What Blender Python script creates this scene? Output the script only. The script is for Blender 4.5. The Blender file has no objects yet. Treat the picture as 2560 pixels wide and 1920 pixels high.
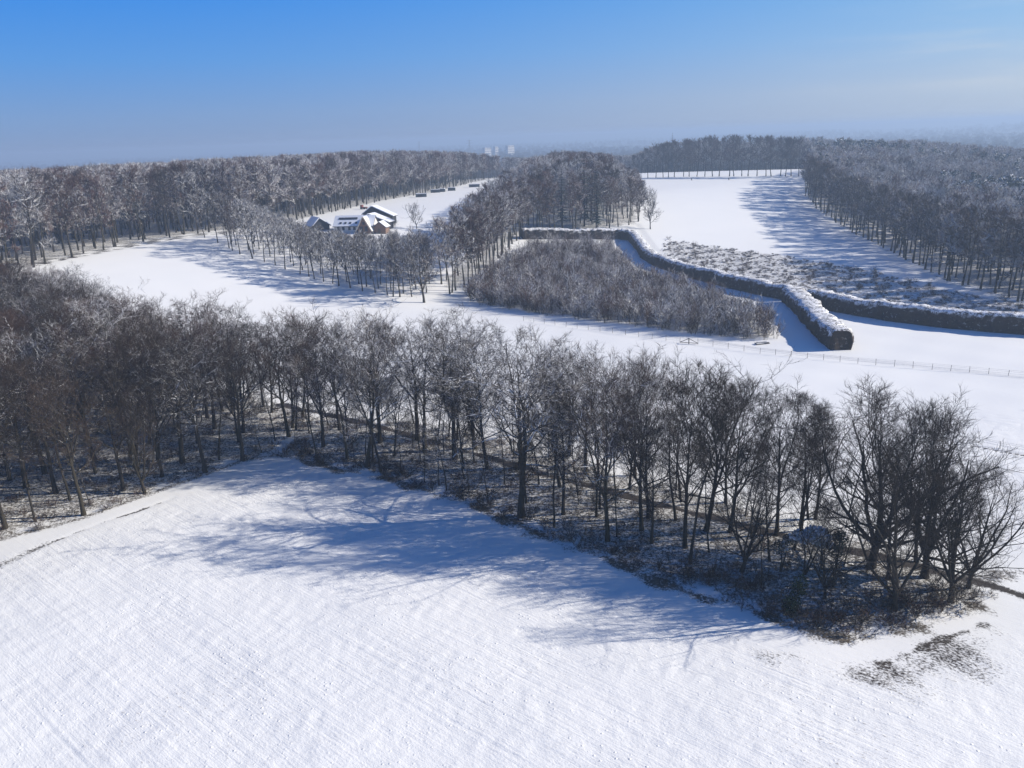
import bpy, math, random
import numpy as np
from mathutils import Vector, Matrix, Quaternion
S = bpy.context.scene
C = S.collection
rad = math.radians

# ---------------------------------------------------------------- camera
PITCH, ROLL, FPX, CAMZ = rad(16.6), rad(2.07), 2070.0, 45.0
fw = np.array([0, math.cos(PITCH), -math.sin(PITCH)])
r0 = np.array([1.0, 0, 0]); u0 = np.array([0, math.sin(PITCH), math.cos(PITCH)])
RV = math.cos(ROLL) * r0 - math.sin(ROLL) * u0
UV = math.sin(ROLL) * r0 + math.cos(ROLL) * u0
cd = bpy.data.cameras.new("camera"); cam = bpy.data.objects.new("camera", cd); C.objects.link(cam)
cd.sensor_fit = 'HORIZONTAL'; cd.sensor_width = 36.0; cd.lens = 36.0 * FPX / 2560.0
cd.clip_start = 0.5; cd.clip_end = 40000
cam.matrix_world = Matrix(((RV[0], UV[0], -fw[0], 0), (RV[1], UV[1], -fw[1], 0), (RV[2], UV[2], -fw[2], CAMZ), (0, 0, 0, 1)))
S.camera = cam

# ---------------------------------------------------------------- sky, sun, exposure
SUN_EL, SUN_AZ = rad(28.0), rad(1.0)          # azimuth measured from +X towards +Y
W = bpy.data.worlds.new("World"); S.world = W; W.use_nodes = True
nt = W.node_tree; nt.nodes.clear()
out = nt.nodes.new("ShaderNodeOutputWorld"); bg = nt.nodes.new("ShaderNodeBackground")
sky = nt.nodes.new("ShaderNodeTexSky"); sky.sky_type = 'NISHITA'; sky.sun_disc = False
sky.sun_elevation = SUN_EL; sky.sun_rotation = math.pi / 2 - SUN_AZ
sky.altitude = 60; sky.air_density = 1.0; sky.dust_density = 0.0; sky.ozone_density = 3.0
geo = nt.nodes.new("ShaderNodeTexCoord"); sep = nt.nodes.new("ShaderNodeSeparateXYZ"); mx = nt.nodes.new("ShaderNodeMath")
mx.operation = 'MAXIMUM'; mx.inputs[1].default_value = 0.004
com = nt.nodes.new("ShaderNodeCombineXYZ")
nt.links.new(geo.outputs['Generated'], sep.inputs[0]); nt.links.new(sep.outputs[0], com.inputs[0]); nt.links.new(sep.outputs[1], com.inputs[1])
nt.links.new(sep.outputs[2], mx.inputs[0]); nt.links.new(mx.outputs[0], com.inputs[2]); nt.links.new(com.outputs[0], sky.inputs[0])
def wn(typ, **kw):
    x = nt.nodes.new(typ)
    for k, v in kw.items(): setattr(x, k, v)
    return x
def wput(sock, v):
    if isinstance(v, bpy.types.NodeSocket): nt.links.new(v, sock)
    else: sock.default_value = v
def wmath(op, a, b=None):
    x = wn("ShaderNodeMath", operation=op); wput(x.inputs[0], a)
    if b is not None: wput(x.inputs[1], b)
    return x.outputs[0]
def wmix(f, a, b):
    x = wn("ShaderNodeMix", data_type='RGBA'); wput(x.inputs[0], f); wput(x.inputs[6], a); wput(x.inputs[7], b); return x.outputs[2]
def ramp(fac, stops):
    x = wn("ShaderNodeValToRGB"); nt.links.new(fac, x.inputs[0]); e = x.color_ramp.elements
    while len(e) < len(stops): e.new(.5)
    for k, (p_, c_) in enumerate(stops): e[k].position = p_; e[k].color = tuple(c_) + (1,)
    return x.outputs[0]
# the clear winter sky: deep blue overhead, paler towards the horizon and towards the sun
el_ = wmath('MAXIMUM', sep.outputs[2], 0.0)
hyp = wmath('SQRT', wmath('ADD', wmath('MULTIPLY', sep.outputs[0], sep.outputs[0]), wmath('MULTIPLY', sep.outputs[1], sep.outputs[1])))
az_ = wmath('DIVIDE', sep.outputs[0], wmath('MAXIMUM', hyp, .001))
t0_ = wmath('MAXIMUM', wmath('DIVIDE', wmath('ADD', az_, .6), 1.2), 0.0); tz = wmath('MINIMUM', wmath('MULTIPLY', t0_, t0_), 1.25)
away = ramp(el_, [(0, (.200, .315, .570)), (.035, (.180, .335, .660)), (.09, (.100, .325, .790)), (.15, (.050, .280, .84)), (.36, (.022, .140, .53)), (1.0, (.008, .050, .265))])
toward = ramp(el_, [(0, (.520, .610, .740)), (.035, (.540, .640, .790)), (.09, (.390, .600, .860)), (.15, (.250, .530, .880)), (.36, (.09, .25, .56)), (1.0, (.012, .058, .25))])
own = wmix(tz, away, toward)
vm = wn("ShaderNodeMapping"); vm.inputs['Scale'].default_value = (3.0, 3.0, 26.0); vm.inputs['Rotation'].default_value = (0, .10, 0); nt.links.new(geo.outputs['Generated'], vm.inputs[0])
vn = wn("ShaderNodeTexNoise"); vn.inputs['Scale'].default_value = 1.4; vn.inputs['Detail'].default_value = 5; nt.links.new(vm.outputs[0], vn.inputs[0])
def wrange(v, a, b_, c_=0., d_=1.):
    x = wn("ShaderNodeMapRange", clamp=True, interpolation_type='SMOOTHSTEP'); wput(x.inputs[0], v)
    for k, q in enumerate((a, b_, c_, d_)): x.inputs[k + 1].default_value = q
    return x.outputs[0]
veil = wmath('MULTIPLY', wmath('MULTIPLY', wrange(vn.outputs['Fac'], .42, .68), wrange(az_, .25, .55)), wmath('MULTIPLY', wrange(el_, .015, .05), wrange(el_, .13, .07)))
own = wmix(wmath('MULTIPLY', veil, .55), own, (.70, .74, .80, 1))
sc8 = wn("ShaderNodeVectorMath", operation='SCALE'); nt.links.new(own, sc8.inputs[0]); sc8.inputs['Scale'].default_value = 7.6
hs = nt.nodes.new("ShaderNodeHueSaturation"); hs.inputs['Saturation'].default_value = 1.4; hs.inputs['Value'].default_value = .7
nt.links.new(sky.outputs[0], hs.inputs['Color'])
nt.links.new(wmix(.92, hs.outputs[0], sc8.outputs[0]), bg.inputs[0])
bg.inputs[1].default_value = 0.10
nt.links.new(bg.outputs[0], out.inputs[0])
sl = bpy.data.lights.new("sun", 'SUN'); sl.energy = 5.0; sl.angle = rad(0.5); sl.color = (1.0, 0.94, 0.85)
so = bpy.data.objects.new("sun", sl); C.objects.link(so)
sdir = Vector((math.cos(SUN_EL) * math.cos(SUN_AZ), math.cos(SUN_EL) * math.sin(SUN_AZ), math.sin(SUN_EL)))
so.rotation_euler = sdir.to_track_quat('Z', 'Y').to_euler(); so.location = (60, 20, 80)
S.view_settings.view_transform = 'Standard'; S.view_settings.look = 'None'
S.view_settings.exposure = 0.36; S.view_settings.gamma = 1.0
cy = S.cycles
cy.max_bounces = 4; cy.diffuse_bounces = 3; cy.glossy_bounces = 1; cy.transmission_bounces = 1; cy.volume_bounces = 0
cy.use_denoising = True; cy.denoiser = 'OPENIMAGEDENOISE'; cy.denoising_input_passes = 'RGB_ALBEDO_NORMAL'; cy.denoising_prefilter = 'ACCURATE'

# ---------------------------------------------------------------- terrain and placement
def ss(t):
    t = np.clip(t, 0, 1); return t * t * (3 - 2 * t)
def hgt(x, y):
    u = .8 * y - .6 * x
    d = np.hypot(x, y); fall = ss((d - 650) / 520)
    z = 14 * ss((u - 170) / 160) * (1 - ss((x - 230) / 220)) * (1 - fall) - 16 * fall; az = x / np.maximum(y, 1)
    hill = ss((az - .02) / .25) * ss((d - 3200) / 1800) * (1 + .35 * np.sin(az * 23) + .2 * np.sin(az * 51 + 1))
    return z + np.where(y > 0, hill * 12, 0)
def H(x, y): return float(hgt(np.float64(x), np.float64(y)))
def gp(px, py):
    """the point of the terrain seen at a position of the 2560x1920 photograph"""
    d = fw + (px - 1280) / FPX * RV + (960 - py) / FPX * UV; d = d / np.linalg.norm(d)
    t = 20.0
    while t < 8000:
        p = d * t
        if CAMZ + p[2] < H(p[0], p[1]): break
        t += .4 * max(1, t / 300)
    return float(p[0]), float(p[1])
def proj_y(x, y, z):
    v = np.array([x, y, z - CAMZ]); return 960 - FPX * (v @ UV) / (v @ fw)
def tall(x, y, ty):
    """height of an upright thing at x, y whose top is at row ty of the photograph"""
    k = (960 - ty) / FPX; a = x * UV[0] + y * UV[1]; b_ = x * fw[0] + y * fw[1]
    return min(max(CAMZ + (k * b_ - a) / (UV[2] - k * fw[2]) - H(x, y), .5), 45)
def col(x, y, z=10):
    v = np.array([x, y, z - CAMZ]); return 1280 + FPX * (v @ RV) / (v @ fw)
def cap(x, y, line):
    """height the wood may reach at x, y: its canopy outline as read from the photograph"""
    return tall(x, y, float(np.interp(col(x, y, H(x, y) + 15), [q[0] for q in line], [q[1] for q in line])))
SK_WOOD = [(-300, 560), (0, 632), (150, 672), (230, 718), (300, 748), (450, 750), (560, 780), (720, 775)]
SK_GROVE = [(480, 470), (600, 488), (680, 530), (740, 558), (800, 578), (1000, 588), (1100, 590)]
SK_MIDEDGE = [(1200, 520), (1330, 470), (1450, 452), (1560, 440), (1640, 470)]
SK_LEFT = [(-300, 445), (0, 431), (300, 414), (600, 397), (900, 381), (1100, 380), (1240, 388), (1300, 392)]
SK_MID = [(1000, 600), (1095, 545), (1200, 472), (1250, 442), (1330, 398), (1400, 378), (1520, 386), (1590, 440), (1640, 480)]
SK_REAR = [(1400, 395), (1590, 388), (1640, 362), (1700, 346), (1850, 339), (2010, 344), (2600, 340)]
SK_RIGHT = [(1900, 352), (2020, 372), (2080, 350), (2300, 348), (2560, 338), (2800, 335)]
def G(*pts): return [gp(*p) for p in pts]

def in_poly(X, Y, P):
    X = np.asarray(X, float); Y = np.asarray(Y, float); r = np.zeros(X.shape, bool); n = len(P)
    for i in range(n):
        x1, y1 = P[i]; x2, y2 = P[(i + 1) % n]
        c = ((y1 > Y) != (y2 > Y)) & (X < (x2 - x1) * (Y - y1) / ((y2 - y1) or 1e-9) + x1)
        r ^= c
    return r
def line_dist(X, Y, P):
    D = np.full(X.shape, 1e9)
    for (x1, y1), (x2, y2) in zip(P[:-1], P[1:]):
        dx, dy = x2 - x1, y2 - y1; L = dx * dx + dy * dy or 1e-9
        t = np.clip(((X - x1) * dx + (Y - y1) * dy) / L, 0, 1)
        D = np.minimum(D, np.hypot(X - x1 - t * dx, Y - y1 - t * dy))
    return D
def poly_in_dist(X, Y, P):
    """signed distance: positive inside"""
    d = line_dist(X, Y, list(P) + [P[0]]); return np.where(in_poly(X, Y, P), d, -d)
def scatter(P, step, rng, jit=.42):
    xs = [p[0] for p in P]; ys = [p[1] for p in P]; pts = []
    for j, y in enumerate(np.arange(min(ys), max(ys), step * .9)):
        for x in np.arange(min(xs), max(xs), step):
            pts.append((x + (j % 2) * step / 2 + rng.uniform(-jit, jit) * step, y + rng.uniform(-jit, jit) * step))
    if not pts: return []
    A = np.array(pts); k = in_poly(A[:, 0], A[:, 1], P); return [tuple(map(float, a)) for a in A[k]]

# ---------------------------------------------------------------- outlines of the place (world metres)
FRONT = G((0, 1350), (210, 1296), (362, 1240), (500, 1190), (610, 1152), (700, 1140), (800, 1165), (1000, 1205), (1200, 1272), (1380, 1350),
          (1550, 1412), (1700, 1475), (1850, 1520), (2000, 1575), (2150, 1605), (2300, 1570), (2450, 1515))
STRIP_BACK = G((2560, 1430), (2300, 1395), (2050, 1320), (1800, 1250), (1600, 1195), (1400, 1135), (1200, 1085), (1000, 1050), (850, 1040), (720, 1040))
LEFT_WOOD = [(-110, 60), (-62.7, 92)] + FRONT[1:6] + [(-36, 140), (-52, 152), (-66, 165), (-82, 178), (-100, 205), (-150, 225), (-190, 160)]
STRIP = FRONT[5:] + STRIP_BACK
GROVE = [(-104, 297), (-89.7, 280), (-70.6, 263.5), (-47, 245), (-31, 236.5), (-25, 232), (-20, 250), (-27, 285), (-45, 305), (-62, 318), (-86, 318)]
LEFT_FOREST = [(-151, 205), (-147.5, 240), (-143, 266), (-131.7, 296), (-116.8, 322), (-103, 336), (-89, 364), (-80, 406), (-67, 465), (-49, 513), (-24, 618), (0, 700),
               (-100, 800), (-420, 700), (-600, 420), (-420, 240), (-260, 170)]
MID_FOREST = [(-18, 239), (-9, 259), (-1, 299), (8, 331), (33, 341), (57, 360), (64, 400), (78, 500), (90, 590), (70, 650), (36, 640), (24, 560), (11, 460), (0, 390), (-6, 350), (-12, 310), (-18, 275), (-21, 250)]
RIGHT_FOREST = [(131, 206), (131, 229), (129, 238), (134, 266), (145, 328), (151, 384), (155, 420), (163, 459), (193, 552), (260, 640), (520, 760), (900, 800), (900, 300), (420, 170), (220, 150), (160, 165)]
REAR_FOREST = [(95, 715), (200, 690), (270, 690), (520, 775), (900, 820), (900, 1050), (300, 1050), (0, 900), (0, 720), (60, 730)]
THICKET = G((1161, 747), (1200, 763), (1300, 782), (1394, 794), (1511, 809), (1710, 835), (1894, 854), (1945, 847), (1905, 805), (1750, 745), (1600, 702), (1545, 655), (1520, 622), (1340, 622), (1262, 662))
HEATH = G((1665, 597), (1760, 612), (1949, 636), (2167, 675), (2361, 722), (2560, 761), (2600, 790), (2560, 800), (2361, 790), (2205, 765), (2069, 742), (1990, 735), (1720, 672), (1650, 628))
PATH = G((700, 1010), (950, 1068), (1230, 1148), (1400, 1198), (1600, 1250), (1900, 1330), (2176, 1392), (2300, 1420), (2420, 1452), (2560, 1492), (2700, 1530))
RUT = G((-60, 1452), (0, 1416), (120, 1360), (260, 1308), (330, 1285), (430, 1245))
RUT2 = G((2200, 1663), (2290, 1628), (2460, 1565))
SOIL = G((2190, 1668), (2280, 1640), (2400, 1600), (2490, 1590), (2500, 1640), (2420, 1690), (2300, 1725), (2210, 1715))
SOIL2 = G((1850, 1600), (2050, 1640), (2230, 1690), (2330, 1740), (2200, 1740), (2000, 1680), (1880, 1640))
DITCH = G((100, 662), (160, 648), (230, 635), (330, 616), (420, 600), (505, 588), (580, 582))
DITCH2 = G((2430, 1112), (2500, 1126), (2640, 1150))
TRACK = G((1100, 772), (1309, 792), (1450, 808), (1710, 846), (1960, 880), (2116, 897), (2300, 915), (2560, 945))
LANE = G((1596, 560), (1612, 585), (1640, 622), (1665, 640))

# ---------------------------------------------------------------- helpers for objects and materials
def tag(o, label, cat, group=None, kind=None):
    o['label'] = label
    if cat: o['category'] = cat
    if group: o['group'] = group
    if kind: o['kind'] = kind
    return o
def mesh(name, V, F, mats, smooth=False, fm=None):
    me = bpy.data.meshes.new(name); me.from_pydata([tuple(v) for v in V], [], F)
    for m in mats: me.materials.append(m)
    if fm is not None: me.polygons.foreach_set('material_index', np.array(fm, np.int32))
    if smooth: me.polygons.foreach_set('use_smooth', np.ones(len(F), bool))
    me.update(); return me
def obj(name, me, parent=None, loc=None):
    o = bpy.data.objects.new(name, me); C.objects.link(o)
    if parent is not None: o.parent = parent
    if loc is not None: o.location = loc
    return o
def empty(name, loc, rz=0):
    o = bpy.data.objects.new(name, None); C.objects.link(o); o.location = loc; o.rotation_euler = (0, 0, rz); o.empty_display_size = .5; return o

class NB:
    """small node-tree builder"""
    def __init__(s, name):
        s.m = bpy.data.materials.new(name); s.m.use_nodes = True; s.t = s.m.node_tree; s.t.nodes.clear()
        s.o = s.t.nodes.new("ShaderNodeOutputMaterial"); s.b = s.t.nodes.new("ShaderNodeBsdfPrincipled"); s.t.links.new(s.b.outputs[0], s.o.inputs[0])
        s.b.inputs['Roughness'].default_value = .85; s.b.inputs['Specular IOR Level'].default_value = .25
    def n(s, typ, **kw):
        x = s.t.nodes.new(typ)
        for k, v in kw.items(): setattr(x, k, v)
        return x
    def put(s, sock, v):
        if isinstance(v, bpy.types.NodeSocket): s.t.links.new(v, sock)
        elif v is not None:
            if isinstance(v, tuple) and len(v) == 3 and sock.type == 'RGBA': v = v + (1,)
            sock.default_value = v
    def math(s, op, a, b=None, c=None, clamp=False):
        x = s.n("ShaderNodeMath", operation=op, use_clamp=clamp); s.put(x.inputs[0], a); s.put(x.inputs[1], b)
        if c is not None: s.put(x.inputs[2], c)
        return x.outputs[0]
    def noise(s, scale, vec=None, detail=3, rough=.55):
        x = s.n("ShaderNodeTexNoise"); x.inputs['Scale'].default_value = scale; x.inputs['Detail'].default_value = detail; x.inputs['Roughness'].default_value = rough
        if vec is not None: s.put(x.inputs['Vector'], vec)
        return x.outputs['Fac']
    def mix(s, f, a, b):
        x = s.n("ShaderNodeMix", data_type='RGBA'); s.put(x.inputs[0], f); s.put(x.inputs[6], a); s.put(x.inputs[7], b); return x.outputs[2]
    def rng(s, v, a, b, c=0., d=1.):
        x = s.n("ShaderNodeMapRange", clamp=True); s.put(x.inputs[0], v); s.put(x.inputs[1], a); s.put(x.inputs[2], b); s.put(x.inputs[3], c); s.put(x.inputs[4], d); return x.outputs[0]
    def attr(s, name, typ='GEOMETRY'):
        x = s.n("ShaderNodeAttribute", attribute_type=typ, attribute_name=name); return x.outputs['Fac']
    def pos(s): return s.n("ShaderNodeNewGeometry").outputs['Position']
    def nz(s):
        g = s.n("ShaderNodeNewGeometry"); x = s.n("ShaderNodeSeparateXYZ"); s.t.links.new(g.outputs['Normal'], x.inputs[0]); return x.outputs[2]
    def bump(s, h, strength, dist=.1):
        x = s.n("ShaderNodeBump"); s.put(x.inputs['Height'], h); s.put(x.inputs['Strength'], strength); x.inputs['Distance'].default_value = dist
        s.t.links.new(x.outputs[0], s.b.inputs['Normal'])
    def col(s, v): s.put(s.b.inputs['Base Color'], v); return s.m

SNOW = (.87, .865, .86)
def bark_mat(name, c1, c2, c3, lo=-.1, hi=.5, patch=1.0):
    """bark with snow lying on the upper sides; the object's own 'snow' and 'tint' say how much and which hue"""
    b = NB(name); p = b.pos(); sn = b.attr('snow', 'INSTANCER'); ti = b.attr('tint', 'INSTANCER')
    base = b.mix(b.noise(1.3, p), c1, c2)
    base = b.mix(ti, base, c3)
    up = b.rng(b.nz(), lo, hi)
    pn = b.math('ADD', b.math('MULTIPLY', b.noise(patch, p, 2), .6), b.math('MULTIPLY', b.noise(patch * 5, p, 2), .4))
    th = b.math('SUBTRACT', .78, b.math('MULTIPLY', sn, .5))
    cov = b.rng(pn, b.math('SUBTRACT', th, .04), b.math('ADD', th, .04))
    f = b.math('MULTIPLY', up, cov)
    return b.col(b.mix(f, base, SNOW))
M = {}
M['bark'] = bark_mat('bark', (.018, .015, .012), (.046, .038, .029), (.050, .042, .022), .25, .7)
M['branch'] = bark_mat('branches', (.020, .017, .014), (.044, .036, .028), (.06, .038, .025), .05, .5, .8)
M['fine'] = bark_mat('fine_twigs', (.026, .019, .012), (.052, .037, .024), (.075, .040, .024), .25, .9, .9)
M['twig'] = bark_mat('twigs', (.036, .030, .024), (.066, .053, .041), (.145, .070, .047), -.25, .45, .9)
M['needle'] = bark_mat('needles', (.008, .022, .018), (.018, .040, .026), (.03, .06, .035), .3, .8, 1.6)
M['holly'] = bark_mat('holly_leaves', (.012, .030, .014), (.025, .05, .022), (.025, .05, .022), -.5, .2, 1.1)

def plain(name, c, c2=None, scale=2., rough=.8, bump=0):
    b = NB(name); p = b.pos(); f = b.noise(scale, p, 4)
    b.b.inputs['Roughness'].default_value = rough
    if bump: b.bump(f, bump)
    return b.col(b.mix(f, c, c2 or tuple(x * .7 for x in c)))
M['snowcap'] = plain('snow_cap', SNOW, (.80, .82, .87), .8, .6, .3)
M['darkwall'] = plain('dark_boards_and_barn_shade', (.030, .032, .038), (.05, .05, .055), 1.5)  # dark boards; on the barns the near-black paints the shadow of open fronts
M['brick'] = plain('brick', (.23, .14, .095), (.17, .105, .075), 3.)
M['board'] = plain('pale_barge_board', (.70, .62, .50), (.6, .52, .42), 2.)
M['glass'] = plain('dark_glass', (.03, .04, .05), (.05, .06, .08), 1., .2)
M['render'] = plain('pale_render', (.78, .72, .66), (.70, .65, .60), .3)
M['post'] = plain('weathered_post', (.09, .075, .06), (.13, .11, .09), 6.)
M['wire'] = plain('wire', (.10, .10, .11), (.14, .14, .15), 6., .4)
M['steel'] = plain('galvanised_steel', (.25, .27, .30), (.30, .32, .34), 1., .5)
M['red'] = plain('red_brown_paint', (.22, .06, .045), (.16, .06, .05), 4.)
M['tyre'] = plain('rubber', (.02, .02, .02), (.03, .03, .03), 4.)
M['panel'] = plain('dark_roof_panel', (.03, .035, .05), (.04, .045, .06), 1., .4)
M['green'] = plain('dull_green_sheet', (.05, .07, .075), (.07, .09, .095), 1.)

# ---------------------------------------------------------------- the ground: one snow-covered sheet out to the horizon
def axis(a, b, segs, grow, lim):
    v = []
    for s, e, st in segs: v += list(np.arange(s, e, st))
    v.append(segs[-1][1]); st = segs[-1][2]; hi = []
    x = v[-1]
    while x < lim[1]: st *= grow; x += st; hi.append(min(x, lim[1]))
    st = segs[0][2]; x = v[0]; lo = []
    while x > lim[0]: st *= grow; x -= st; lo.append(max(x, lim[0]))
    return np.array(lo[::-1] + v + hi)
gx = axis(0, 0, [(-210, -80, 2.), (-80, 75, .5), (75, 130, .8), (130, 250, 2.)], 1.13, (-8400, 8400))
gy = axis(0, 0, [(36, 150, .5), (150, 260, .9), (260, 480, 1.6)], 1.10, (-60, 8400))
GX, GY = np.meshgrid(gx, gy)
GZ = hgt(GX, GY)
rs = np.random.RandomState(4)
near = ss((330 - GY) / 200)
GZ = GZ + near * (.10 * np.sin(GX * .13 + GY * .05) * np.sin(GY * .11 - GX * .03) + .05 * np.sin(GX * .41 + 1) * np.sin(GY * .37))
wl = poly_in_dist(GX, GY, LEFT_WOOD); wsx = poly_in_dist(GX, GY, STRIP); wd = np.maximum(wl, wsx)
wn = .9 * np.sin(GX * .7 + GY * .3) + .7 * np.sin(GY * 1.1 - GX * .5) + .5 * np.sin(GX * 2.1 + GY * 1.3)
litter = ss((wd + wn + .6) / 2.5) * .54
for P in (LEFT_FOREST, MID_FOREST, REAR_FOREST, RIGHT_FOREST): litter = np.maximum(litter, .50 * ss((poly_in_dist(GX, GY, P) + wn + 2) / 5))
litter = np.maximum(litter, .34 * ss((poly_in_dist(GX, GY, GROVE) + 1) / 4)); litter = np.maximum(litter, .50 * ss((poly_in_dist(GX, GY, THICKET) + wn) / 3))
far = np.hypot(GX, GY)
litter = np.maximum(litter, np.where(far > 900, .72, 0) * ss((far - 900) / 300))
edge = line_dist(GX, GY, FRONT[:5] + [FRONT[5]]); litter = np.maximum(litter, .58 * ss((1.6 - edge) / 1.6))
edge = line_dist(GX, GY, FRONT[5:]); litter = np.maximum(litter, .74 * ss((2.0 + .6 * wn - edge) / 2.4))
heath = .56 * ss((poly_in_dist(GX, GY, HEATH) + wn * .6) / 2.5)
heath = np.maximum(heath, .7 * ss((2.2 + wn - line_dist(GX, GY, [(128, 205)] + RIGHT_FOREST[1:8])) / 3))
pd = line_dist(GX, GY, PATH)
soil = 1.0 * ss((1.35 + .25 * wn - pd) / 1.0)
soil = np.maximum(soil, .8 * ss((.32 + .12 * wn - line_dist(GX, GY, RUT)) / .4))
soil = np.maximum(soil, .5 * ss((1.6 - line_dist(GX, GY, RUT[:3])) / 1.6))
soil = np.maximum(soil, .70 * ss((.55 + .3 * wn - line_dist(GX, GY, RUT2)) / .6))
soil = np.maximum(soil, .60 * ss((poly_in_dist(GX, GY, SOIL) + wn * .9 + 3.2) / 6.0))
soil = np.maximum(soil, .56 * ss((poly_in_dist(GX, GY, SOIL2) + wn + 1.5) / 4.5))
soil = np.maximum(soil, 1.0 * ss((.8 - line_dist(GX, GY, DITCH)) / .8)); soil = np.maximum(soil, 1.0 * ss((.35 - line_dist(GX, GY, DITCH2)) / .3))
soil = np.maximum(soil, .62 * ss((5 + 2 * wn - line_dist(GX, GY, [(p[0] - 2, p[1] + 3) for p in DITCH])) / 5))
tread = np.maximum(ss((1.6 - line_dist(GX, GY, TRACK)) / 1.2), ss((1.8 - line_dist(GX, GY, LANE)) / 1.2))
clod = ss((-wd - 2.5) / 5) * (GY < 125) * ss((126 - GY) / 6)
GZ = GZ + clod * rs.normal(0, .03, GX.shape) - .10 * ss((.4 - line_dist(GX, GY, RUT)) / .4) - .5 * ss((.7 - line_dist(GX, GY, DITCH)) / .7) - .3 * ss((.4 - line_dist(GX, GY, DITCH2)) / .4)
GZ = GZ + rs.normal(0, .05, GX.shape) * heath + rs.normal(0, .03, GX.shape) * (wd > 0)
ny, nx = GX.shape
me = bpy.data.meshes.new('snow_ground')
co = np.stack([GX, GY, GZ], -1).reshape(-1, 3).astype(np.float32)
idx = np.arange(nx * ny).reshape(ny, nx)
Q = np.stack([idx[:-1, :-1], idx[:-1, 1:], idx[1:, 1:], idx[1:, :-1]], -1).reshape(-1, 4)
me.vertices.add(len(co)); me.vertices.foreach_set('co', co.ravel())
me.loops.add(Q.size); me.loops.foreach_set('vertex_index', Q.ravel().astype(np.int32))
me.polygons.add(len(Q)); me.polygons.foreach_set('loop_start', (np.arange(len(Q)) * 4).astype(np.int32))
me.polygons.foreach_set('use_smooth', np.ones(len(Q), bool)); me.update(calc_edges=True)
for nm, arr in (('litter', litter), ('heath', heath), ('soil', soil), ('tread', tread), ('clod', clod)):
    a = me.attributes.new(nm, 'FLOAT', 'POINT'); a.data.foreach_set('value', arr.astype(np.float32).ravel())
b = NB('snow_over_soil'); p = b.pos()
def patch(mask, n, soft=.08):
    t = b.math('SUBTRACT', 1.0, mask)
    return b.math('MULTIPLY', b.rng(n, b.math('SUBTRACT', t, soft), b.math('ADD', t, soft)), b.rng(mask, .02, .1))
def spread(n): return b.rng(n, .28, .72)
n1 = spread(b.noise(2.2, p, 6, .65)); n2 = spread(b.noise(.9, p, 6, .7)); n3 = spread(b.noise(5., p, 4, .65))
(ax_, ay_), (bx_, by_) = gp(141, 1476), gp(606, 1836)
ang = math.atan2(by_ - ay_, bx_ - ax_)
mp = b.n("ShaderNodeMapping"); mp.vector_type = 'TEXTURE'; mp.inputs['Rotation'].default_value = (0, 0, ang); mp.inputs['Scale'].default_value = (26., .62, 1.)
b.t.links.new(p, mp.inputs['Vector'])
furrow = b.noise(1., mp.outputs[0], 3, .6)
mp2 = b.n("ShaderNodeMapping"); mp2.vector_type = 'TEXTURE'; mp2.inputs['Rotation'].default_value = (0, 0, ang); mp2.inputs['Scale'].default_value = (.40, .24, 1.)
b.t.links.new(p, mp2.inputs['Vector'])
clods = b.noise(1., mp2.outputs[0], 4, .62)
vo = b.n("ShaderNodeTexVoronoi"); vo.inputs['Scale'].default_value = 1.5; b.t.links.new(p, vo.inputs['Vector'])
lumps = b.rng(vo.outputs['Distance'], .0, .2, 1., 0.)
ck = b.attr('clod')
fine = b.noise(.8, p, 5, .6)
c = b.mix(spread(b.noise(.05, p, 3)), (.87, .86, .825), (.90, .885, .845))
c = b.mix(b.math('MULTIPLY', b.attr('tread'), b.math('MULTIPLY', n1, .7)), c, (.50, .50, .51))
c = b.mix(patch(b.attr('heath'), b.math('ADD', b.math('MULTIPLY', n2, .45), b.math('MULTIPLY', n3, .35)), .14), c, (.10, .075, .06))
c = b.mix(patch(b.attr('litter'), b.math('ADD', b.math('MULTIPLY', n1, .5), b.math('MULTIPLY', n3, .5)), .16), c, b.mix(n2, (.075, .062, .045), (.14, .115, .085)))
c = b.mix(patch(b.attr('soil'), b.math('ADD', b.math('MULTIPLY', spread(clods), .55), b.math('MULTIPLY', n3, .45)), .17), c, b.mix(n1, (.028, .021, .016), (.070, .054, .040)))
c = b.mix(b.math('MULTIPLY', ck, b.math('MULTIPLY', b.rng(clods, .60, .70), b.rng(b.noise(.06, p, 2), .46, .66))), c, (.30, .27, .25))
h = b.math('ADD', b.math('MULTIPLY', ck, b.math('ADD', b.math('ADD', b.math('MULTIPLY', clods, .26), b.math('MULTIPLY', furrow, b.rng(b.noise(.06, p, 3), .35, .65, .12, .46))), b.math('MULTIPLY', b.math('MULTIPLY', lumps, b.rng(b.noise(.11, p, 2), .4, .6)), .30))), b.math('ADD', b.math('MULTIPLY', fine, .13), b.math('MULTIPLY', furrow, .10)))
b.bump(h, .5, .40)
b.b.inputs['Roughness'].default_value = .7
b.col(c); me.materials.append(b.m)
ground = obj('snow_ground', me); tag(ground, 'snow covered fields and woodland floor reaching to the horizon', None, kind='structure')
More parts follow.
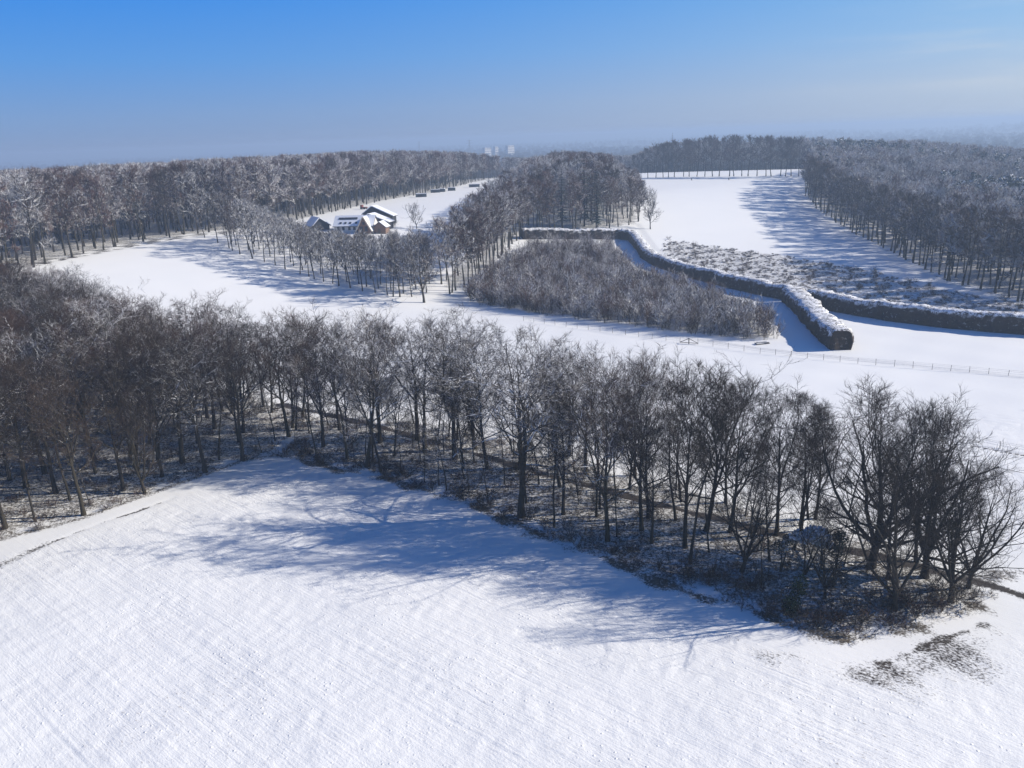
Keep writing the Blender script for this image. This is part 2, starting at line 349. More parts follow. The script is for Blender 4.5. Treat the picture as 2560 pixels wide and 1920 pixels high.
#TREES
# ---------------------------------------------------------------- tree growing
def rv(rg): return Vector((rg.gauss(0, 1), rg.gauss(0, 1), rg.gauss(0, 1)))
UP = Vector((0, 0, 1))
class Grow:
    """recursive growth: lines[level] hold the polylines with radii, spikes the last thin twigs"""
    def __init__(s, seed, kids, ang, ratio, trop, gnarl, twigs, tl, tr, last):
        s.rg = random.Random(seed); s.kids = kids; s.ang = ang; s.ratio = ratio; s.trop = trop; s.gnarl = gnarl
        s.twigs = twigs; s.tl = tl; s.tr = tr; s.last = last; s.lines = []; s.spikes = []
    def limb(s, p, d, L, r, lev, nseg=None, taper=.78):
        rg = s.rg; n = nseg or (5, 5, 4, 3, 2)[lev]; pts = [p.copy()]; rr = [r]; ds = [d.normalized()]
        for i in range(n):
            d = (d + rv(rg) * s.gnarl[lev] + UP * s.trop[lev]).normalized()
            p = p + d * (L / n); pts.append(p.copy()); rr.append(r * (1 - taper * (i + 1) / n)); ds.append(d.copy())
        s.lines.append((lev, pts, rr))
        s.sprout(pts, rr, ds, L, lev)
    def at(s, pts, rr, ds, f):
        n = len(pts) - 1; k = min(int(f * n), n - 1); t = f * n - k
        return pts[k].lerp(pts[k + 1], t), rr[k] + (rr[k + 1] - rr[k]) * t, ds[k + 1]
    def sprout(s, pts, rr, ds, L, lev):
        rg = s.rg; az = rg.uniform(0, 6.28)
        if lev >= s.last:
            for j in range(s.twigs):
                f = .1 + .9 * (j + rg.random()) / s.twigs; p, r, d = s.at(pts, rr, ds, f)
                dd = (d + rv(rg) * .55 + UP * .25).normalized(); l = s.tl * rg.uniform(.5, 1.3)
                s.spikes.append((p, dd, l, s.tr * rg.uniform(.7, 1.3)))
            return
        k = s.kids[lev]
        for j in range(k):
            f = .22 + .78 * (j + rg.random()) / k; p, r, d = s.at(pts, rr, ds, min(f, .99)); az += 2.4 + rg.uniform(-.5, .5)
            a = s.ang[lev] * rg.uniform(.7, 1.25)
            o = d.orthogonal().normalized(); o.rotate(Quaternion(d, az))
            dd = d * math.cos(a) + o * math.sin(a)
            s.limb(p, dd, L * s.ratio[lev] * (1.2 - .65 * f) * rg.uniform(.75, 1.25), max(r * .62, s.tr * (3.2, 2.6, 1.5)[min(lev, 2)]), lev + 1)
def tree(seed, Ht, clear, R, nlimb, el=(20, 68), lean=.02, rad0=.3, shape=.55, kids=(0, 6, 6, 0), ang=(.8, .75, .8, .8), ratio=(0, .5, .5, .5),
         trop=(.03, .09, .08, .06), gnarl=(.05, .13, .17, .2), twigs=6, tl=.9, tr=.009, last=3, fork=0):
    g = Grow(seed, kids, ang, ratio, trop, gnarl, twigs, tl, tr, last); rg = g.rg
    stems = []
    d0 = Vector((rg.gauss(0, lean), rg.gauss(0, lean), 1)).normalized()
    n = 9; p = Vector((0, 0, -.4)); d = d0; pts = [p.copy()]; rr = [rad0 * 1.35]; ds = [d.copy()]; LL = Ht * (.96 if not fork else .80)
    for i in range(n):
        d = (d + Vector((rg.gauss(0, .05), rg.gauss(0, .05), 0)) + UP * .05).normalized(); p = p + d * (LL / n); pts.append(p.copy())
        rr.append(rad0 * (1.0 - .93 * ((i + 1) / n) ** 1.15)); ds.append(d.copy())
    g.lines.append((0, pts, rr)); az = rg.uniform(0, 6.28)
    for j in range(nlimb):
        t = (j + rg.random() * .8) / nlimb; f = clear + (1 - clear) * t * .98; q, r, dd = g.at(pts, rr, ds, min(f, .985)); az += 2.4 + rg.uniform(-.6, .6)
        e = rad(el[0] + (el[1] - el[0]) * t + rg.uniform(-9, 9)); L = (R / math.cos(min(e, 1.1))) * (.45 + (1 - t) ** shape * .75) * rg.uniform(.75, 1.15)
        L = min(L, (Ht - q.z) * 1.02 / max(math.sin(e), .3) if e > .5 else 99)
        g.limb(q, Vector((math.cos(az) * math.cos(e), math.sin(az) * math.cos(e), math.sin(e))), max(L, 1.), min(r * .62, rad0 * (.2 + .03 * L)), 1)
    for j in range(fork):
        a = az + j * 6.28 / fork + rg.uniform(-.4, .4); f = rg.uniform(clear * .9, clear * 1.25); q, r, dd = g.at(pts, rr, ds, f)
        g.limb(q, Vector((math.cos(a) * .55, math.sin(a) * .55, .9)), (Ht - q.z) * rg.uniform(.75, .95), r * .7, 1, nseg=7)
    return g
def tubes(lines, sides, V, F):
    for lev, pts, rr in lines:
        k = sides[lev]; base = len(V); n = len(pts)
        for i in range(n):
            d = (pts[min(i + 1, n - 1)] - pts[max(i - 1, 0)]).normalized()
            a = d.cross(Vector((.31, .95, .05))) ; a.normalize(); c = d.cross(a)
            for j in range(k):
                th = 6.2832 * j / k; V.append(pts[i] + (a * math.cos(th) + c * math.sin(th)) * rr[i])
        for i in range(n - 1):
            for j in range(k):
                j2 = (j + 1) % k; F.append((base + i * k + j, base + i * k + j2, base + (i + 1) * k + j2, base + (i + 1) * k + j))
def spikes(sp, V, F):
    for p, d, l, r in sp:
        a = d.orthogonal().normalized(); a.rotate(Quaternion(d, hash((p.x, p.y)) % 628 / 100)); c = d.cross(a); b0 = len(V)
        q = p + d * l
        V += [p + a * r, p - a * r * .5 + c * r * .87, p - a * r * .5 - c * r * .87, q]
        F += [(b0, b0 + 1, b0 + 3), (b0 + 1, b0 + 2, b0 + 3), (b0 + 2, b0, b0 + 3)]
def two_meshes(g, nm, sides=(8, 5, 3, 3, 3)):
    V, F = [], []; tubes([l for l in g.lines if l[0] <= 1], sides, V, F); tm = mesh(nm + '_trunk', V, F, [M['bark']], True)
    V, F = [], []; tubes([l for l in g.lines if l[0] > 1], sides, V, F); k = len(F); spikes(g.spikes, V, F); cm = mesh(nm + '_crown', V, F, [M['fine'], M['branch']], False, [1] * k + [0] * (len(F) - k))
    return tm, cm
def one_mesh(g, nm, sides=(5, 3, 3, 3, 3)):
    V, F = [], []; tubes([l for l in g.lines if l[0] <= 1], sides, V, F); k = len(F)
    tubes([l for l in g.lines if l[0] > 1], sides, V, F); spikes(g.spikes, V, F)
    k2 = len(F) - 3 * len(g.spikes)
    return mesh(nm, V, F, [M['bark'], M['twig'], M['branch']], False, [0] * k + [2] * (k2 - k) + [1] * (len(F) - k2))
def leaves(rg, blobs, n, size, V, F, flat=.5):
    for c, R in blobs:
        for i in range(n):
            v = rv(rg).normalized() * (rg.random() ** .45); p = Vector((c[0] + v.x * R[0], c[1] + v.y * R[1], c[2] + v.z * R[2]))
            nrm = (rv(rg) + UP * flat * 2).normalized(); a = nrm.orthogonal().normalized(); a.rotate(Quaternion(nrm, rg.uniform(0, 6.28))); b_ = nrm.cross(a); s_ = size * rg.uniform(.6, 1.4); k = len(V)
            V += [p - a * s_ * .5, p + b_ * s_ * .45, p + a * s_ * .6, p - b_ * s_ * .45]; F.append((k, k + 1, k + 2, k + 3))

def topz(g):
    return float(np.percentile([(q[0] + q[1] * q[2]).z for q in g.spikes], 99.3))
# prototypes: (height, trunk mesh, crown mesh)
NEAR = {}
def proto(key, g, Ht=0): NEAR[key] = (topz(g),) + two_meshes(g, 'bare_tree_' + key)
for i in range(3): proto('oak%d' % i, tree(11 + i, 22, .40, 5.6, 15, (12, 66), .05, .33, .5, kids=(0, 7, 6, 0), gnarl=(.05, .2, .24, .3), trop=(.03, .07, .05, .05), twigs=8, tl=.85, tr=.012, fork=2), 22)
for i in range(3): proto('beech%d' % i, tree(21 + i, 22, .30, 4.6, 18, (28, 72), .04, .28, .6, kids=(0, 7, 6, 0), gnarl=(.04, .10, .14, .2), trop=(.03, .11, .10, .10), twigs=8, tl=.95, tr=.012, fork=1), 22)
for i in range(3): proto('slim%d' % i, tree(31 + i, 19, .46, 2.9, 15, (20, 65), .05, .17, .5, kids=(0, 6, 5, 0), twigs=8, tl=.8, tr=.011), 19)
for i in range(2): proto('wide%d' % i, tree(41 + i, 20, .17, 6.6, 20, (10, 74), .03, .42, .75, kids=(0, 8, 7, 0), gnarl=(.03, .10, .15, .2), trop=(.03, .08, .09, .10), twigs=8, tl=.9, tr=.012, fork=4), 20)
for i in range(2): proto('forked%d' % i, tree(51 + i, 19, .16, 4.6, 14, (25, 70), .10, .30, .7, kids=(0, 7, 6, 0), trop=(.03, .10, .09, .08), twigs=6, tl=.9, tr=.009, fork=4), 19)
for i in range(3): proto('pole%d' % i, tree(61 + i, 9, .30, 1.7, 10, (30, 65), .12, .075, .5, kids=(0, 4, 4, 0), gnarl=(.12, .15, .2, .2), twigs=5, tl=.6, tr=.008), 9)
MID = {}
for i in range(4): MID['grove%d' % i] = (16.5, one_mesh(tree(71 + i, 16.5, .30, 3.3, 12, (25, 66), .03, .20, .6, kids=(0, 7, 0), twigs=14, tl=1.3, tr=.028, last=2, gnarl=(.04, .12, .18, .2)), 'grove_tree'))
for i in range(5): MID['forest%d' % i] = (23, one_mesh(tree(81 + i, 23, (.40, .34, .42, .30, .38)[i], (4.2, 5.0, 4.6, 5.4, 4.0)[i], 14, (14, 66), .02, .30, .42, kids=(0, 8, 0), twigs=19, tl=1.35, tr=.036, last=2, gnarl=(.03, .14, .2, .2)), 'forest_tree'))
for i in range(2): MID['lone%d' % i] = (16, one_mesh(tree(91 + i, 16, .22, 4.6, 15, (12, 72), .02, .30, .6, kids=(0, 8, 0), twigs=16, tl=1.5, tr=.026, last=2, fork=2), 'field_tree'))
def shrub(seed, Ht, n, spread, kids, twigs, tl, tr, rad0=.03, arch=.0):
    g = Grow(seed, (0, kids, 0), (.6, .6, .6), (0, .45, .4), (.05, .05 - arch, .03), (.1, .16, .2), twigs, tl, tr, 2)
    for i in range(n):
        a = g.rg.uniform(0, 6.28); s_ = spread * g.rg.random() ** .7; q = g.rg.uniform(.55, 1.05)
        g.limb(Vector((math.cos(a) * s_ * .35, math.sin(a) * s_ * .35, -.1)), Vector((math.cos(a) * s_ / Ht, math.sin(a) * s_ / Ht, 1)), Ht * q, rad0 * q, 1)
    return g
SAP = [one_mesh(shrub(101 + i, 6.4, 7, 1.9, 8, 7, .9, .020, .05), 'young_tree') for i in range(5)]
BUSH = [one_mesh(shrub(111 + i, 2.0, 12, 1.3, 5, 5, .5, .010, .018), 'bush') for i in range(4)]
BRAM = [one_mesh(shrub(121 + i, 1.1, 14, 1.3, 4, 5, .35, .009, .012, .12), 'bramble') for i in range(3)]
HEA = [one_mesh(shrub(131 + i, .75, 12, .7, 3, 4, .3, .016, .016), 'heather') for i in range(3)]
def conifer(seed, Ht, R, tiers, per, leaf):
    rg = random.Random(seed); V, F = [], []
    tubes([(0, [Vector((0, 0, -.3)), Vector((.1, 0, Ht * .5)), Vector((0, 0, Ht))], [Ht * .014, Ht * .009, .02])], (6,), V, F); k = len(F)
    for t in range(tiers):
        f = (t + .5) / tiers; z = Ht * (.12 + .87 * f); r = R * (1 - f) ** .8 + .25
        for j in range(per):
            a = rg.uniform(0, 6.28); l = r * rg.uniform(.75, 1.15); d = Vector((math.cos(a), math.sin(a), -.22 + .5 * f))
            s_ = d.cross(UP).normalized()
            for q in range(leaf):
                u = (q + rg.random()) / leaf; p = Vector((0, 0, z)) + d * l * u + Vector((0, 0, -.25 * u * u * l * .4)); w = (.28 + .12 * rg.random()) * (1.15 - u) * l * .55 + .12; m = len(V)
                tip = p + d * w * .8
                V += [p + s_ * w + Vector((0, 0, -.12 * w)), tip, p - s_ * w + Vector((0, 0, -.12 * w)), p - d * w * .3 + Vector((0, 0, .06))]; F.append((m, m + 1, m + 2, m + 3))
    return mesh('conifer', V, F, [M['bark'], M['needle']], False, [0] * k + [1] * (len(F) - k))
SPRUCE = [(20, conifer(141 + i, 20, 3.8, 20, 15, 6)) for i in range(2)]
def pine(seed):
    g = tree(seed, 21, .55, 2.8, 9, (15, 60), .03, .24, .5, kids=(0, 0, 0), last=1, twigs=0); V, F = [], []
    tubes(g.lines, (5, 3), V, F); k = len(F); rg = random.Random(seed); blobs = []
    for lev, pts, rr in g.lines[1:]: blobs.append((pts[-1], (1.5, 1.5, .8))); blobs.append((pts[-2], (1.2, 1.2, .7)))
    blobs.append((g.lines[0][1][-1], (1.4, 1.4, 1.)))
    leaves(rg, blobs, 34, .62, V, F, .4)
    return mesh('pine', V, F, [M['bark'], M['needle']], False, [0] * k + [1] * (len(F) - k))
PINE = [pine(151 + i) for i in range(3)]

# ---------------------------------------------------------------- planting
rng = random.Random(7)
WORDS = 'first second third fourth fifth sixth seventh eighth ninth tenth eleventh twelfth thirteenth fourteenth fifteenth sixteenth seventeenth eighteenth nineteenth twentieth'.split()
TENS = {2: 'twenty', 3: 'thirty', 4: 'forty', 5: 'fifty'}
def nth(n):
    if n <= 20: return WORDS[n - 1]
    t, u = divmod(n, 10)
    return (TENS[t][:-1] + 'ieth') if u == 0 else TENS[t] + '-' + WORDS[u - 1]
def props(o, snow, tint): o['snow'] = float(snow); o['tint'] = float(tint)
def plant(key, x, y, Ht, label, group, snow=.4, tint=.2, wide=1., name='bare_tree', cat='tree', rz=None):
    Hp, tm, cm = NEAR[key]; s_ = Ht / Hp
    r = empty(name, (x, y, H(x, y)), rng.uniform(0, 6.28) if rz is None else rz); r.scale = (s_ * wide, s_ * wide, s_)
    tag(r, label, cat, group)
    for nm, m_ in (('trunk', tm), ('crown', cm)):
        o = obj(nm, m_, r); props(o, snow, tint)
    return r
def plant1(me_, Hp, x, y, Ht, label, group, snow=.4, tint=.2, wide=1., name='bare_tree', cat='tree'):
    o = obj(name, me_, None, (x, y, H(x, y) - .05)); s_ = Ht / Hp; o.scale = (s_ * wide, s_ * wide, s_); o.rotation_euler = (0, 0, rng.uniform(0, 6.28)); props(o, snow, tint)
    return tag(o, label, cat, group)

# the edge of the left wood, read from the photograph: base, top row, kind
LW = [(14, 1323, 930, 'oak0'), (89, 1305, 960, 'slim0'), (210, 1289, 905, 'oak1'), (227, 1267, 1040, 'pole0'), (176, 1253, 900, 'slim1'), (309, 1226, 880, 'oak2'),
      (362, 1232, 890, 'forked0'), (406, 1191, 850, 'beech0'), (513, 1181, 830, 'oak0'), (548, 1150, 860, 'slim2'), (606, 1152, 800, 'oak1'), (25, 1204, 860, 'oak2'), (89, 1136, 820, 'oak1'), (373, 1111, 780, 'beech1')]
lw = sorted(((gp(a, b_), c, k) for a, b_, c, k in LW), key=lambda t: t[0][0])
kinds = {'oak': 'broad snow-dusted bare tree', 'slim': 'slim straight snow-dusted tree', 'pole': 'thin young bare tree', 'forked': 'fork-trunked bare tree', 'beech': 'tall ascending snow-dusted tree', 'wide': 'great round-crowned bare tree'}
used = []
for i, ((x, y), top, k) in enumerate(lw):
    Ht = min(tall(x, y, top), 24)
    if k.startswith('pole'): Ht = 9
    plant(k, x, y, Ht * (.8 if k[0] == 'f' else 1), '%s, %s from the left along the left wood edge' % (kinds[k[:-1]], nth(i + 1)), 'trees along the left wood edge', .3 if k[0] == 'f' else rng.uniform(.3, .65), rng.uniform(0, .4)); used.append((x, y))
def free(x, y, d): return all((x - a) ** 2 + (y - c) ** 2 > d * d for a, c in used)
inner = [q for q in scatter(LEFT_WOOD, 6.6, rng) if free(q[0], q[1], 3.6) and float(line_dist(np.array([q[0]]), np.array([q[1]]), FRONT[:6])[0]) > 3.5 and q[0] > -42 - .74 * q[1] and q[0] > -135]
for x, y in inner:
    hc = cap(x, y, SK_WOOD) - rng.uniform(-2.2, 4.5)
    if hc < 7: continue
    k = rng.choice(['oak0', 'oak1', 'oak2', 'oak0', 'oak1', 'beech0', 'beech1', 'beech2', 'slim0'])
    t = rng.choice([0, .1, .2, .3, 1., .8])
    plant(k, x, y, min(hc, rng.uniform(18, 23)), 'bare snow-dusted tree crowded inside the dense left wood', 'trees inside the left wood', rng.choice([0, .1, .3, .5, .85]), t, rng.uniform(1., 1.3)); used.append((x, y))
print('left wood', len(inner))
# the belt of trees across the middle of the picture
ST = [(655, 1134, 985, 'pole0'), (688, 1105, 900, 'slim0'), (809, 1119, 770, 'beech0'), (795, 1152, 880, 'slim1'), (869, 1150, 800, 'slim2'), (916, 1169, 770, 'beech1'), (932, 1158, 800, 'slim0'), (953, 1181, 800, 'slim2'),
      (1005, 1185, 1040, 'pole1'), (1044, 1099, 775, 'oak0'), (1062, 1130, 800, 'oak1'), (1138, 1150, 780, 'oak2'), (1116, 1228, 1010, 'pole2'), (1060, 1208, 1050, 'pole0'), (1099, 1216, 1060, 'pole1'), (1173, 1235, 1080, 'pole2'),
      (1188, 1123, 780, 'oak1'), (1219, 1173, 815, 'beech2'), (1223, 1261, 1080, 'pole0'), (1303, 1294, 830, 'oak0'), (1301, 1173, 815, 'oak2'), (1385, 1321, 1010, 'slim1'), (1408, 1290, 900, 'beech0'), (1400, 1220, 865, 'beech1'),
      (1425, 1142, 860, 'oak1'), (1464, 1185, 870, 'oak2'), (1491, 1294, 960, 'slim2'), (1499, 1272, 950, 'slim0'), (1519, 1354, 870, 'beech2'), (1542, 1344, 1090, 'pole2'), (1587, 1189, 890, 'beech0'), (1604, 1329, 880, 'beech1'),
      (1622, 1294, 890, 'beech2'), (1690, 1301, 950, 'slim1'), (1712, 1370, 890, 'beech0'), (1725, 1409, 960, 'slim2'), (1764, 1330, 885, 'beech1'), (1774, 1384, 1100, 'pole0'), (1824, 1332, 935, 'beech2'), (1852, 1435, 1100, 'forked0'),
      (1900, 1473, 1260, 'pole1'), (1941, 1339, 960, 'beech0'), (1999, 1316, 990, 'slim0'), (2021, 1300, 980, 'slim1'), (2038, 1300, 985, 'beech1'), (2062, 1501, 1260, 'forked1'), (2081, 1473, 1230, 'pole2'),
      (2176, 1421, 962, 'wide0'), (2236, 1528, 1090, 'forked0'), (2310, 1444, 1000, 'wide1'), (2291, 1405, 1010, 'beech2'), (2376, 1506, 1150, 'wide0'), (2003, 1330, 1000, 'slim2'), (740, 1075, 800, 'slim1'), (850, 1075, 790, 'beech2'), (950, 1105, 790, 'oak2'), (1260, 1215, 1000, 'pole1'), (2420, 1470, 1140, 'forked1')]
STG = [gp(a, b_) for a, b_, c, k in ST]
fill = [q for q in scatter(STRIP, 3.7, rng) if q[0] < 40 and float(line_dist(np.array([q[0]]), np.array([q[1]]), FRONT[5:])[0]) > 3.5 and float(line_dist(np.array([q[0]]), np.array([q[1]]), PATH)[0]) > 1.8]
for q in fill:
    if all((q[0] - a) ** 2 + (q[1] - b_) ** 2 > 7 for a, b_ in STG):
        plant(rng.choice(['beech0', 'beech1', 'slim0', 'slim1', 'oak0', 'pole0', 'pole1']), q[0], q[1], rng.uniform(11, 16) * (.5 if rng.random() < .3 else 1), 'slender bare tree standing back inside the tree belt', 'trees inside the belt', rng.uniform(.1, .4), rng.uniform(.05, .4), rng.uniform(.9, 1.2)); used.append(q)
print('belt fill', len(fill))
st = sorted(((gp(a, b_), c, k, a) for a, b_, c, k in ST), key=lambda t: t[0][0])
for i, ((x, y), top, k, a) in enumerate(st):
    Ht = max(3.5, min(tall(x, y, top), 25)); sn = (.5 if a < 1330 else .5 if a < 1700 else .18) + rng.uniform(-.1, .1)
    w = rng.uniform(.95, 1.2) * (1.12 if k[:3] == 'oak' else 1)
    plant(k, x, y, Ht, '%s, %s from the left in the belt of trees' % (kinds[k[:-1]], nth(i + 1)), 'trees of the belt beside the dirt path', sn, rng.choice([.1, .2, .35, .6]) if a < 1700 else .1, w); used.append((x, y))
# evergreens in the belt
def evergreen(px, py, blobs, n, leaf, label, snow, trunk_h=0, name='holly_bush', cat='bush'):
    x, y = gp(px, py); r = empty(name, (x, y, H(x, y))); tag(r, label, cat)
    V, F = [], []; tops = [Vector(c) for c, R in blobs]
    tubes([(0, [Vector((0, 0, -.2)), t * .5 + Vector((.1, 0, 0)), t], [.12, .08, .03]) for t in tops], (5,), V, F); o = obj('trunk', mesh('holly_trunk', V, F, [M['bark']], True), r); props(o, .2, .1)
    V, F = [], []; leaves(random.Random(px), blobs, n, leaf, V, F, .5); o = obj('crown', mesh('holly_crown', V, F, [M['holly']]), r); props(o, snow, 0)
evergreen(2010, 1440, [((-.5, -.6, 4.9), (1.6, 1.3, .6)), ((.8, -.5, 5.3), (1.3, 1.1, .5)), ((1.4, -.4, 4.2), (1.2, 1.1, .8))], 560, .28, 'tall evergreen holly with a snow-loaded top in the belt', 1.4, name='holly_tree', cat='tree')
evergreen(2085, 1440, [((0, 0, 3.3), (1.1, 1., 1.2)), ((.4, .2, 4.3), (.8, .8, .8))], 300, .22, 'dark green holly without snow beside the snow-topped holly', .2, name='holly_tree', cat='tree')
evergreen(1950, 1435, [((0, 0, 3.), (1.0, .9, .8)), ((.7, .1, 3.8), (.7, .7, .6))], 260, .2, 'small blue-green holly left of the snow-topped holly', .5)
evergreen(1975, 1545, [((0, 0, 1.3), (.9, .9, 1.2)), ((.9, .5, 2.9), (.8, .8, 1.4))], 380, .2, 'dark green holly bush at the front edge of the belt', .15)
for px, py, h_, q in ((480, 1000, 17, 0), (590, 1010, 15, 1)):
    x, y = gp(px, py); plant1(SPRUCE[q][1], 20, x, y, h_, ('dark green spruce among bare trees, nearer the left wood corner' if q else 'dark green spruce deep among the bare trees of the left wood'), 'spruces in the left wood', .3, 0, .75, 'spruce')
# bushes along the front of the wood and the belt
bs = []
for i in range(len(FRONT) - 1):
    (x1, y1), (x2, y2) = FRONT[i], FRONT[i + 1]; L = math.hypot(x2 - x1, y2 - y1); n = max(1, int(L / (5.0 if i < 5 else 1.7 if i < 11 else 1.0)))
    for j in range(n):
        t = (j + rng.random()) / n; o_ = rng.uniform(-.3, 2.6 if i < 11 else 4.2); nxn, nyn = -(y2 - y1) / L, (x2 - x1) / L
        bs.append((x1 + (x2 - x1) * t + nxn * o_, y1 + (y2 - y1) * t + nyn * o_))
bs = [q for q in bs if q[0] > -62]
for x, y in bs:
    if x < -36: lb, gr = 'low leafless bush on the snowy margin of the left wood', 'bushes on the left wood margin'
    elif x > 24: lb, gr = 'tangled brown bush at the right tip of the tree belt', 'bushes at the right tip of the belt'
    else: lb, gr = 'low leafless bush on the shaded front edge of the tree belt', 'bushes along the front edge of the belt'
    k = rng.randrange(4); h_ = rng.uniform(.8, 1.5) if x < -36 else rng.uniform(1.0, 2.6)
    plant1(BUSH[k], 2, x, y, h_, lb, gr, rng.uniform(0, .25), rng.uniform(.0, .6), rng.uniform(.9, 1.6), 'bush', 'bush')

# ---------------------------------------------------------------- masses nobody could count: instances on points
def gn_stuff(name, pts, meshes_objs, label, cat, smin, smax, snow, tint, sink=.1, seed=1, tilt=0, wfac=(1., 1.), hf=None):
    rs_ = np.random.RandomState(seed); n = len(pts)
    P = np.array([(x, y, H(x, y) - sink) for x, y in pts], np.float32)
    me_ = bpy.data.meshes.new(name); me_.vertices.add(n); me_.vertices.foreach_set('co', P.ravel())
    def at(nm, typ, arr, key='value'):
        a = me_.attributes.new(nm, typ, 'POINT'); a.data.foreach_set(key, arr)
    s_ = rs_.uniform(smin, smax, n)
    if hf: s_ = np.minimum(s_, np.array([hf(x, y) for x, y in pts]) / 23 - rs_.uniform(0, .09, n)); s_ = np.maximum(s_, .3)
    w = s_ * rs_.uniform(wfac[0], wfac[1], n)
    at('scl', 'FLOAT_VECTOR', np.stack([w, w, s_], -1).astype(np.float32).ravel(), 'vector')
    at('rot', 'FLOAT_VECTOR', np.stack([rs_.normal(0, tilt, n), rs_.normal(0, tilt, n), rs_.uniform(0, 6.28, n)], -1).astype(np.float32).ravel(), 'vector')
    at('idx', 'INT', rs_.randint(0, len(meshes_objs), n).astype(np.int32))
    at('snow', 'FLOAT', rs_.uniform(snow[0], snow[1], n).astype(np.float32)); at('tint', 'FLOAT', rs_.uniform(tint[0], tint[1], n).astype(np.float32))
    o = obj(name, me_); tag(o, label, cat, kind='stuff')
    ng = bpy.data.node_groups.new(name, 'GeometryNodeTree')
    ng.interface.new_socket('Geometry', in_out='INPUT', socket_type='NodeSocketGeometry'); ng.interface.new_socket('Geometry', in_out='OUTPUT', socket_type='NodeSocketGeometry')
    N = ng.nodes.new; gi = N('NodeGroupInput'); go = N('NodeGroupOutput'); ip = N('GeometryNodeInstanceOnPoints'); jn = N('GeometryNodeJoinGeometry')
    for mo in meshes_objs:
        oi = N('GeometryNodeObjectInfo'); oi.transform_space = 'ORIGINAL'; oi.inputs['Object'].default_value = mo; oi.inputs['As Instance'].default_value = True
        ng.links.new(oi.outputs['Geometry'], jn.inputs[0])
    def na(nm, typ):
        a = N('GeometryNodeInputNamedAttribute'); a.data_type = typ; a.inputs['Name'].default_value = nm; return a.outputs['Attribute']
    e2r = N('FunctionNodeEulerToRotation')
    ng.links.new(na('rot', 'FLOAT_VECTOR'), e2r.inputs[0]); ng.links.new(e2r.outputs[0], ip.inputs['Rotation'])
    ng.links.new(na('scl', 'FLOAT_VECTOR'), ip.inputs['Scale']); ng.links.new(na('idx', 'INT'), ip.inputs['Instance Index'])
    ip.inputs['Pick Instance'].default_value = True
    ng.links.new(gi.outputs[0], ip.inputs['Points']); ng.links.new(jn.outputs[0], ip.inputs['Instance']); ng.links.new(ip.outputs[0], go.inputs[0])
    md = o.modifiers.new('scatter', 'NODES'); md.node_group = ng
    return o
# ---------------------------------------------------------------- young avenue trees of the grove
GR = [(512, 594), (545, 607), (573, 621), (600, 636), (632, 647), (661, 655), (688, 663), (713, 673), (750, 686), (773, 692), (786, 698), (809, 705), (832, 710), (847, 715), (876, 720), (906, 728), (938, 734), (969, 739), (983, 742), (1000, 743), (1030, 743), (898, 711), (917, 717), (946, 721), (978, 727), (1008, 735)]
gr = [gp(*q) for q in GR]; used2 = list(gr)
for i, (x, y) in enumerate(gr): plant1(MID['grove%d' % (i % 4)][1], 16.5, x, y, max(6, min(rng.uniform(14, 18), cap(x, y, SK_GROVE) + rng.uniform(-1, .6))), 'slender frosted tree, %s from the left along the grove front' % nth(i + 1), 'trees along the front of the grove', rng.uniform(.45, .7), rng.uniform(0, .3), rng.uniform(.85, 1.1), 'grove_tree')
nb = 0
for x, y in scatter(GROVE, 5.0, rng, .35):
    if all((x - a) ** 2 + (y - c_) ** 2 > 16 for a, c_ in used2) and not (-52 < x < -36 and y > 300):
        h_ = min(rng.uniform(11, 18), cap(x, y, SK_GROVE) - rng.uniform(-.3, 2))
        if h_ < 4: continue
        plant1(MID['grove%d' % rng.randrange(4)][1], 16.5, x, y, h_, 'slender frosted tree standing inside the young grove before the farm', 'trees inside the grove', rng.uniform(.4, .75), rng.uniform(0, .35), 1., 'grove_tree'); nb += 1
print('grove', nb)
x, y = gp(1060, 757); plant1(MID['lone0'][1], 16, x, y, 19, 'big low-branched frosted tree at the right end of the grove', None, .5, .2, 1.0, 'field_tree')
x, y = gp(1626, 573); LONE = plant1(MID['lone1'][1], 16, x, y, 15.5, 'lone bare tree on the snow at the right corner of the middle wood', None, .35, .15, .85, 'field_tree')
x, y = gp(1042, 572); plant1(MID['lone1'][1], 16, x, y, 9.5, 'round frosted tree right of the barns', None, .55, .2, 1.1, 'field_tree')
x, y = gp(985, 570); plant1(SAP[0], 6.4, x, y, 3.6, 'dark round bush between the barns and the round tree', None, .2, 0, 1.5, 'bush', 'bush')
# ---------------------------------------------------------------- woods: edge trees one by one, the inside as a mass
FT = ['forest%d' % i for i in range(5)]
FO = []
def edge_trees(P, step, hs, label, group, snow, tint, hf=None, line=None):
    L = []; n = 0
    for (x1, y1), (x2, y2) in zip(P[:-1], P[1:]):
        l = math.hypot(x2 - x1, y2 - y1); k = max(1, round(l / step))
        for j in range(k):
            t = (j + rng.uniform(.2, .8)) / k; L.append((x1 + (x2 - x1) * t + rng.uniform(-.8, .8), y1 + (y2 - y1) * t + rng.uniform(-.8, .8)))
    for x, y in L:
        n += 1; h_ = rng.uniform(*hs) * (hf(x, y) if hf else 1)
        if line: h_ = max(min(h_, cap(x, y, line) - rng.uniform(0, 1.5)), 8)
        o = plant1(MID[FT[(n - 1) % 5]][1], 23, x, y, h_, label % nth(n) if '%s' in label else label, group, rng.uniform(*snow), rng.uniform(*tint), rng.uniform(.9, 1.1), 'forest_tree')
        if len(FO) < 5: FO.append(o)
    return L
edge_trees(LEFT_FOREST[1:11], 10.5, (21, 25), 'tall frosted tree, %s from the left on the far-left wood edge', 'edge trees of the far-left wood', (.35, .8), (.1, .8), None, SK_LEFT)
